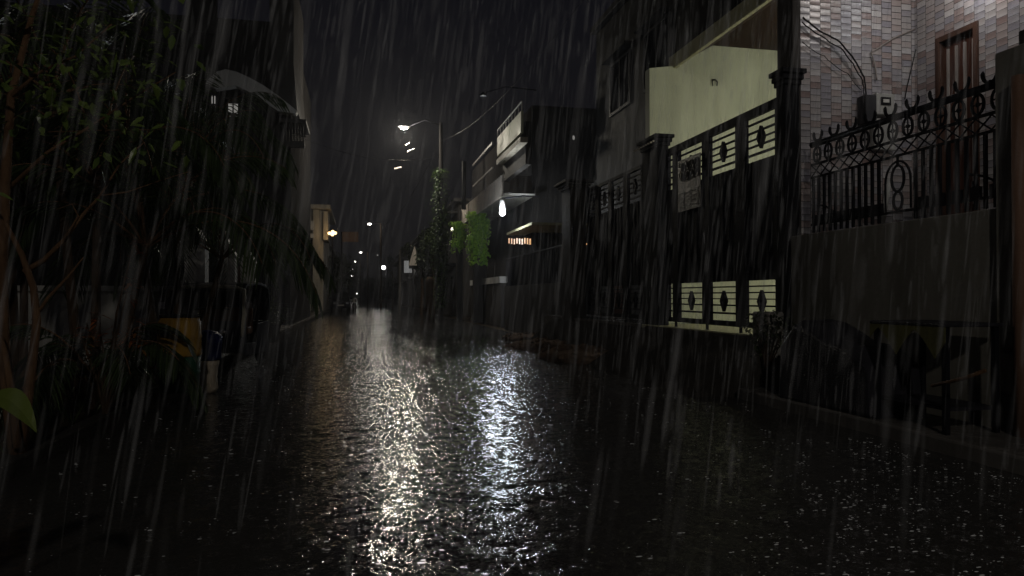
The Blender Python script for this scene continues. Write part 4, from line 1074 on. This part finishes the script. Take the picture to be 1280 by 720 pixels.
# ============================================================ auto rickshaw, drum, sack
def wheel(parent, x, y, r, wd, z=None):
    z = r if z is None else z
    ty = MB(); n = 22; prof = [(r*.62, -wd/2), (r*.93, -wd/2), (r, -wd*.28), (r, wd*.28), (r*.93, wd/2), (r*.62, wd/2)]
    vs = []; fs = []
    for (rr, xx) in prof:
        for q in range(n): t_ = 2*pi*q/n; vs.append((x+xx, y+rr*cos(t_), z+rr*sin(t_)))
    L_ = len(prof)
    for i in range(L_):
        for q in range(n): fs.append((i*n+q, i*n+(q+1) % n, ((i+1) % L_)*n+(q+1) % n, ((i+1) % L_)*n+q))
    ty.add(vs, fs); w_ = ty.build('wheel', M['rubber'], parent, smooth=False)
    rm = MB(); vs = []
    for xx in (-wd*.3, wd*.3):
        for q in range(n): t_ = 2*pi*q/n; vs.append((x+xx, y+r*.64*cos(t_), z+r*.64*sin(t_)))
    rm.add(vs, [tuple(range(n)), tuple(range(2*n-1, n-1, -1))]+[(q, q+n, (q+1) % n+n, (q+1) % n) for q in range(n)])
    rm.build('rim', M['steel'], w_)
    return w_
ab = az(262, 462, 0.0)
ar = thing('auto_rickshaw', 'small three wheeled taxi with dark cabin and cream roof edge on the left', 'auto rickshaw', (ab.x, ab.y, 0.0), R(-6))
# local: front faces -Y (towards the viewer), width along X
Wd = 0.56
prof = [(0.0, 0.22), (-0.28, 0.30), (-0.36, 0.55), (-0.22, 0.80), (0.02, 0.86), (0.10, 0.42), (0.75, 0.40), (0.85, 0.72), (1.65, 0.74), (1.72, 0.30), (1.5, 0.18)]
b = MB()
for sx in (-1, 1):
    b.prism(prof, 'x', sx*Wd-0.012 if sx > 0 else -Wd, Wd if sx > 0 else -Wd+0.012)
b.prism([(-0.36, 0.30), (-0.36, 0.55), (-0.22, 0.80), (-0.18, 0.80), (-0.31, 0.55), (-0.31, 0.30)], 'x', -Wd+0.015, Wd-0.015)
b.box(-Wd+0.015, -0.25, 0.28, Wd-0.015, 1.68, 0.33); b.box(-Wd+.015, 1.64, .33, Wd-.015, 1.68, .74)
b.build('body', M['autoblack'], ar, bevel=0.012)
hd = MB(); hp = [(-0.16, 1.30), (0.05, 1.40), (0.9, 1.44), (1.55, 1.38), (1.70, 1.05), (1.68, 0.75), (1.63, 0.75), (1.64, 1.03), (1.5, 1.33), (0.9, 1.39), (0.05, 1.36), (-0.13, 1.27)]
hd.prism(hp, 'x', -Wd-0.02, Wd+0.02); hd.build('canopy', M['autoblack'], ar, bevel=0.01)
tm = MB(); tm.tube([(-Wd-0.03, -0.17, 1.18), (-Wd-0.02, -0.17, 1.30), (-Wd*0.8, -0.18, 1.345), (0, -0.19, 1.36), (Wd*.8, -0.18, 1.345), (Wd+.02, -0.17, 1.30), (Wd+.03, -0.19, 0.9), (Wd, -0.24, .55)], 0.034, 8)
tm.build('roof_trim', M['autocream'], ar, smooth=True)
for sx in (-1, 1):
    p_ = MB(); p_.tube([(sx*(Wd-.02), -0.22, 0.8), (sx*(Wd-.02), -0.16, 1.3)], 0.022, 8); p_.tube([(sx*(Wd-.02), 0.85, 0.7), (sx*(Wd-.02), 0.85, 1.38)], 0.018, 6); p_.build('pillar', M['autoblack'], ar)
ws = MB(); ws.prism([(-0.205, 0.81), (-0.15, 1.29), (-0.142, 1.29), (-0.197, 0.81)], 'x', -Wd+.05, Wd-.05)
gm = N('wet_windscreen'); gm.b.inputs['Base Color'].default_value = (.9, .9, .9, 1); gm.b.inputs['Roughness'].default_value = .05; gm.b.inputs['Transmission Weight'].default_value = 1.0; gm.b.inputs['IOR'].default_value = 1.05
ws.build('windscreen', gm.m, ar)
st_ = MB(); st_.box(-Wd+.05, 0.35, .55, Wd-.05, .7, .68); st_.box(-Wd+.05, .66, .6, Wd-.05, .74, 1.0); st_.build('seat', M['seat'], ar, bevel=.03)
hb = MB(); hb.tube([(-.28, .12, .98), (0, .06, 1.0), (.28, .12, .98)], .014, 6); hb.tube([(0, .06, 1.0), (0, -.1, .5)], .02, 6); hb.build('handlebar', M['iron'], ar)
for sx in (-1, 1):
    mr = MB(); mr.tube([(sx*Wd, -.18, 1.0), (sx*(Wd+.10), -.22, 1.03)], .007, 5); mr.box(sx*(Wd+.06), -.235, 1.0, sx*(Wd+.16), -.22, 1.10); mr.build('mirror', M['chrome'], ar)
    hl = MB(); hl.ball((sx*.30, -.35, .62), .06, 10, (1, .5, 1)); hl.build('headlight', M['chrome'], ar, smooth=True)
wheel(ar, 0, -0.16, 0.20, 0.09); wheel(ar, -Wd+.08, 1.35, .20, .1); wheel(ar, Wd-.08, 1.35, .20, .1)

dp = az(224, 492, 0.10); dp = Vector((max(dp.x, -9), dp.y, 0.12))
dr = thing('plastic_drum', 'drum painted yellow above and green below, before the dark three wheeler', 'drum', (dp.x, dp.y, 0.12))
RD = 0.225*dp.y/8.6
HH = 0.84
mb = MB(); mb.lathe([(RD*.97, HH*.48), (RD*1.04, HH*.50), (RD, HH*.54), (RD, HH*.72), (RD*1.03, HH*.74), (RD, HH*.76), (RD*.98, HH*.94), (RD*.9, HH*.97), (RD*.88, HH)], 28, dp); P(mb, 'upper_half', M['yellow'], dr, smooth=True)
mb = MB(); mb.lathe([(RD*.82, 0), (RD*.9, HH*.04), (RD*.94, HH*.24), (RD*.99, HH*.26), (RD*.95, HH*.28), (RD*.965, HH*.478)], 28, dp); P(mb, 'lower_half', M['green'], dr, smooth=True)
mb = MB(); mb.lathe([(RD*.93, HH+.001), (RD*.93, HH+.03), (RD*.3, HH+.04)], 28, dp); P(mb, 'lid', M['rubber'], dr, smooth=True)
# blue tarp bundle on white sack
sp_ = az(259, 486, 0.05); sp_ = Vector((sp_.x, sp_.y, 0.0))
mb = MB(); 
pr = [(0.09, 0.0), (0.13, 0.06), (0.11, 0.2), (0.125, 0.34), (0.15, 0.40)]
mb.lathe(pr, 16, sp_+Vector((0, 0, .0)))
o = mb.build('woven_sack', M['sack'], smooth=True); tag(o, 'off-white woven sack standing right of the painted drum', 'sack')
for v in o.data.vertices: v.co.x += random.uniform(-.015, .015); v.co.y += random.uniform(-.015, .015)
mb = MB(); mb.lathe([(0.15, 0.405), (0.17, 0.45), (0.16, 0.6), (0.17, 0.70), (0.10, 0.76), (0.03, 0.78)], 14, sp_)
o = mb.build('tarpaulin_bundle', M['blue'], smooth=True); tag(o, 'navy blue tarpaulin bundle resting on the off-white sack', 'tarpaulin')
for v in o.data.vertices: v.co.x += random.uniform(-.015, .015); v.co.y += random.uniform(-.015, .015)

# ============================================================ parked car and motorcycle in the distance
cp = az(426, 388.5, 0.0)
car = thing('parked_car', 'dark hatchback parked on the left side far down the road', 'car', (cp.x, cp.y, 0.0), R(4))
W2 = 0.80
def loft(sections, mat, name, parent, **kw):
    m = MB(); n_ = len(sections[0]); vs = [p for s_ in sections for p in s_]; fs = []
    for j in range(len(sections)-1):
        for i in range(n_): fs.append((j*n_+i, j*n_+(i+1) % n_, (j+1)*n_+(i+1) % n_, (j+1)*n_+i))
    fs += [tuple(range(n_)), tuple((len(sections)-1)*n_+i for i in range(n_-1, -1, -1))]
    m.add(vs, fs); return m.build(name, mat, parent, **kw)
def sec(y, zlo, zhi, w_, zm, wt): return [(-w_*.92, y, zlo), (w_*.92, y, zlo), (w_, y, zm), (w_*wt, y, zhi), (-w_*wt, y, zhi), (-w_, y, zm)]
loft([sec(0.0, .35, .66, W2*.86, .52, .9), sec(.15, .22, .80, W2*.97, .55, .92), sec(.9, .20, .95, W2, .6, .92), sec(2.9, .20, 1.0, W2, .62, .93), sec(3.6, .24, .98, W2*.97, .6, .92), sec(3.75, .35, .9, W2*.88, .6, .9)], M['carpaint'], 'body', car, bevel=.03)
cab = loft([sec(.85, .94, .97, W2*.86, .95, .95), sec(1.5, .97, 1.50, W2*.9, 1.1, .82), sec(2.9, 1.0, 1.52, W2*.9, 1.1, .82), sec(3.6, .97, 1.02, W2*.86, .99, .95)], M['glassdark'], 'cabin_glass', car)
rf = MB(); rf.box(-W2*.74, 1.45, 1.505, W2*.74, 2.95, 1.545); rf.build('roof', M['carpaint'], car, bevel=.02)
for sx in (-1, 1):
    pl2 = MB(); pl2.tube([(sx*W2*.86, .86, .97), (sx*W2*.76, 1.5, 1.51)], .03, 6); pl2.tube([(sx*W2*.84, 2.2, .99), (sx*W2*.76, 2.2, 1.52)], .03, 6); pl2.build('window_pillar', M['carpaint'], car)
    hl = MB(); hl.box(sx*W2*.50, -.012, .56, sx*W2*.82, .12, .70); hl.build('headlight', M['chrome'], car, bevel=.02)
    mr = MB(); mr.box(sx*W2*1.0, 1.0, .95, sx*W2*1.18, 1.08, 1.07); mr.build('mirror', M['carpaint'], car, bevel=.02)
    for yy in (.7, 3.0): wheel(car, sx*W2*.88, yy, .29, .18)
npl = MB(); npl.box(-.25, -.02, .40, .25, -.003, .50); npl.build('number_plate', M['whitewall'], car)
mp = az(443, 390, 0.0)
mc = thing('parked_motorcycle', 'motorcycle with a pale fairing parked beside the dark hatchback', 'motorcycle', (mp.x, mp.y, 0), R(8))
wheel(mc, 0, -.62, .29, .09); wheel(mc, 0, .62, .29, .10)
b = MB(); b.ball((0, 0, .62), .22, 10, (.6, 1.6, .8)); b.tube([(0, -.1, .75), (0, -.55, .95)], .05, 8); b.box(-.11, -.15, .25, .11, .25, .5); b.build('tank', M['carpaint'], mc, smooth=False, bevel=.01)
b = MB(); b.ball((0, -.42, .88), .17, 10, (1, .7, 1.2)); b.build('fairing', M['whitewall'], mc, smooth=True)
b = MB(); b.box(-.12, .15, .72, .12, .85, .80); b.build('seat', M['rubber'], mc, bevel=.03)
b = MB(); b.tube([(-.34, -.30, 1.02), (0, -.4, .98), (.34, -.30, 1.02)], .015, 6); b.build('handlebar', M['iron'], mc)
for sx in (-.06, .06):
    b = MB(); b.tube([(sx, -.62, .29), (sx, -.42, .9)], .02, 6); b.build('fork', M['steel'], mc)
b = MB(); b.ball((0, -.60, .82), .07, 10, (1, .6, 1)); b.build('headlight', M['chrome'], mc, smooth=True)

# ============================================================ far street: houses and trees both sides
def box_house(label, x0, x1, y0_, y1_, h, side, mat, seed):
    rnd = random.Random(seed)
    t = thing('distant_house', label, 'house', ((x0+x1)/2, (y0_+y1_)/2, 0))
    m = MB(); m.box(x0, y0_, 0, x1, y1_, h); P(m, 'wall', M[mat], t)
    m = MB(); m.box(x0-.3, y0_-.3, h+.002, x1+.3, y1_+.3, h+.18); P(m, 'roof_slab', M[mat], t)
    xs = x0 if side > 0 else x1
    for fl in range(int(h//3)):
        for j in range(2):
            yc = y0_+(y1_-y0_)*(.3+.4*j); z = 1.2+3*fl
            m = MB()
            if side > 0: m.box(xs-.04, yc-.6, z, xs-.004, yc+.6, z+1.2)
            else: m.box(xs+.004, yc-.6, z, xs+.04, yc+.6, z+1.2)
            P(m, 'window', M['glassdark'], t)
        z = 3*fl+3
        m = MB(); 
        if side > 0: m.box(xs-.9, y0_+.5, z, xs-.004, y1_-.5, z+.12)
        else: m.box(xs+.004, y0_+.5, z, xs+.6, y1_-.5, z+.12)
        if z < h: P(m, 'ledge', M['greywall'], t)
    return t
box_house('far plain house just past the creeper pole on the right', 5.6, 12, 41, 50, 6.6, 1, 'darkwall', 1)
box_house('far grey house on the right with the white signboard before it', 5.9, 12, 52, 62, 6.0, 1, 'greywall', 2)
box_house('far house on the right behind the low white lamp', 6.0, 13, 64, 84, 7.0, 1, 'darkwall', 3)
box_house('farthest house on the right of the road', 6.2, 14, 92, 120, 7.5, 1, 'greywall', 4)
box_house('far house on the left beyond the orange sign', -12, -3.0, 70, 90, 6.0, -1, 'darkwall', 5)
box_house('farthest house on the left of the road', -12, -3.2, 100, 130, 6.5, -1, 'greywall', 6)
a, b = ay(505, 341, 52), ay(511, 326, 52)
t = thing('sign_board', 'small bright white signboard low on the far right roadside', 'sign', (a.x, 52, 0))
mb = MB(); mb.box(a.x, 51.9, a.z, b.x, 52, b.z); mb.box(b.x, 51.9, a.z, b.x+.25, 52, a.z+.3); P(mb, 'board', M['signwhite'], t)
mb = MB(); mb.tube([(b.x-.05, 52.05, 0), (b.x-.05, 52.05, a.z)], .05, 6); P(mb, 'post', M['iron'], t)
p = ay(518, 330, 45); t = thing('folded_umbrella', 'pale folded umbrella on a dark post right of the white signboard', 'umbrella', (p.x, 45, 0))
mb = MB(); mb.prism([(p.x-.35, 3.1), (p.x+.15, 3.1), (p.x+.1, 4.0), (p.x, 4.3)], 'y', 45, 45.1); P(mb, 'canopy', M['sheet'], t)
mb = MB(); mb.tube([(p.x-.1, 45.05, 0), (p.x-.1, 45.05, 3.099)], .05, 6); P(mb, 'pole', M['iron'], t)
p = ay(500, 340, 58); mb = MB(); mb.tube([(p.x, 58, 0), (p.x, 58, ay(500, 312, 58).z)], .10, 8)
tag(mb.build('utility_post', M['concrete']), 'slim pale post left of the white signboard', 'post')
for (px_, Y, h, cr, lb_) in ((418, 68, 3.6, 2.0, 'dark bushy tree behind the parked hatchback'), (404, 60, 3.0, 1.5, 'dark tree against the small cream house'),
                           (433, 95, 4.2, 2.4, 'farther dark tree below the orange sign'), (440, 140, 6, 3.5, 'distant tree at the end of the left side')):
    p = ay(px_, 370, Y); tree('street_tree', lb_, p.x-.6, Y, h+cr, cr, h, 1600, .30, M['darkleaf'], .15, group='dark trees down the far road')
for (px_, Y, h, cr, lb_) in ((527, 47, 4.2, 1.3, 'dark tree right of the white signboard'), (541, 40, 4.0, 1.1, 'narrow leafy tree just left of the creeper pole'), (491, 110, 5, 2.6, 'dark tree above the low white lamp')):
    p = ay(px_, 370, Y); tree('street_tree', lb_, p.x, Y, h+cr, cr, h, 1800, .22, M['darkleaf'], .13, group='dark trees down the far road', sq=(1, 1, 1.6))
tr_ = ay(537, 370, 38); 
p = ay(537, 385, 34); mb = MB(); mb.lathe([(.22, 0), (.20, .5), (.17, 1.3), (.19, 1.9), (.12, 2.1)], 10, (p.x, 34, 0))
tag(mb.build('tree_stump', M['barkdark'], smooth=True), 'short brown trunk beside the right road edge', 'stump')
# dark wood closing the road
f = MB(); f.open = True
for i in range(6000):
    p = Vector((random.uniform(-60, 70), random.uniform(330, 350), random.uniform(0, 1)**1.4*9))
    f.leaf(p, Vector((random.uniform(-1, 1), random.uniform(-1, 1), random.uniform(-1, 1))), Vector((0, -1, .4)), 2.0, 1.2)
tag(f.build('distant_wood', M['darkleaf']), 'dark mass of trees closing the end of the road', 'woods', kind='stuff')

# ============================================================ rain
f = MB(); f.open = True; rnd = random.Random(3)
def streak(p, L_, w_, lean):
    n_ = 4; top = p+Vector((lean[0]*L_, lean[1]*L_, L_)); mid1 = p.lerp(top, .3); mid2 = p.lerp(top, .7)
    vs = [p, top]
    for c, ww in ((mid1, w_), (mid2, w_)):
        for k_ in range(n_): t_ = 2*pi*k_/n_+.4; vs.append(c+Vector((cos(t_), sin(t_), 0))*ww*.5)
    fs = []
    for k_ in range(n_):
        a_, b_ = 2+k_, 2+(k_+1) % n_; c_, d_ = 6+k_, 6+(k_+1) % n_
        fs += [(0, b_, a_), (a_, b_, d_, c_), (c_, d_, 1)]
    f.add(vs, fs)
N_R = 17000
for i in range(N_R):
    y_ = 1.3+rnd.random()**1.0*9.0; x_ = rnd.uniform(-5, 8); z_ = rnd.uniform(0, 5.2)
    if math.hypot(x_, y_) < 1.1: continue
    streak(Vector((x_, y_, z_)), rnd.uniform(.2, .85)*(.5+.5*rnd.random()), rnd.uniform(.005, .042), (0.13+rnd.uniform(-.05, .06)-0.012*x_, rnd.uniform(-.04, .04)))
ro = f.build('rain', M['rain'], smooth=True); tag(ro, 'slanting streaks of heavy falling rain', 'rain', kind='stuff')

# drops bouncing off the flooded road, more at right as lamp glints
f = MB()
wm = N('splash_water'); wm.b.inputs['Base Color'].default_value = (.75, .77, .8, 1); wm.b.inputs['Roughness'].default_value = .12; wm.b.inputs['Specular IOR Level'].default_value = 1.0
for i in range(1900):
    y_ = 1.6+rnd.random()**1.5*12; x_ = rnd.uniform(-2.1, 4.3)
    if i > 1100: y_ = 1.9+3.4*rnd.random()**1.3; x_ = y_*.80+rnd.gauss(.1, .6)  # extra drops lower right stand in for lamp glints on ripples
    if x_ > 4.25: continue
    for j in range(rnd.choice((1, 1, 2, 3))):
        rr = .0013+.0042*rnd.random()**2.5
        f.ball((x_+rnd.uniform(-.02, .02), y_+rnd.uniform(-.02, .02), rnd.uniform(.001, .02)), rr, 6, (rnd.uniform(1, 3.6), 1, .5))
tag(f.build('splashes_and_glints', wm.m, smooth=True), 'droplets thrown up by rain on the road, clustered at right as lamp glints', 'splashes', kind='stuff')

# ============================================================ street lamp behind the viewer, lighting the near things
t = thing('lamp_post', 'street lamp on a steel post standing behind the viewer', 'street lamp', (-2.5, -7.0, 0))
mb = MB(); mb.tube([(-2.5, -7, 0), (-2.5, -7, 6.6), (-2.2, -7, 7.0), (-.6, -7, 7.1)], .06, 8); P(mb, 'post', M['steel'], t)
mb = MB(); mb.ball((-.4, -7, 7.0), .13, 10, (1.6, 1, .6)); P(mb, 'lamp_glass', M['lampfar'], t)
KEY = 600
light('near_street_lamp_light', (-.4, -6.8, 6.8), KEY, (1.0, 0.93, 0.82), .2)

# ============================================================ wet night air
hz = MB(); hz.box(-70, -14, -1.6, 80, 360, 22)
hm = bpy.data.materials.new('rain_haze'); hm.use_nodes = True; hn = hm.node_tree; hn.nodes.clear()
ho = hn.nodes.new('ShaderNodeOutputMaterial'); hv = hn.nodes.new('ShaderNodeVolumePrincipled')
hv.inputs['Color'].default_value = (0.85, 0.87, 0.92, 1); hv.inputs['Density'].default_value = HAZE_D; hv.inputs['Anisotropy'].default_value = 0.35
hn.links.new(hv.outputs[0], ho.inputs['Volume'])
HZ = hz.build('haze', hm); HZ['label'] = 'thin rain mist hanging over the street'; HZ['category'] = 'haze'; HZ['kind'] = 'stuff'
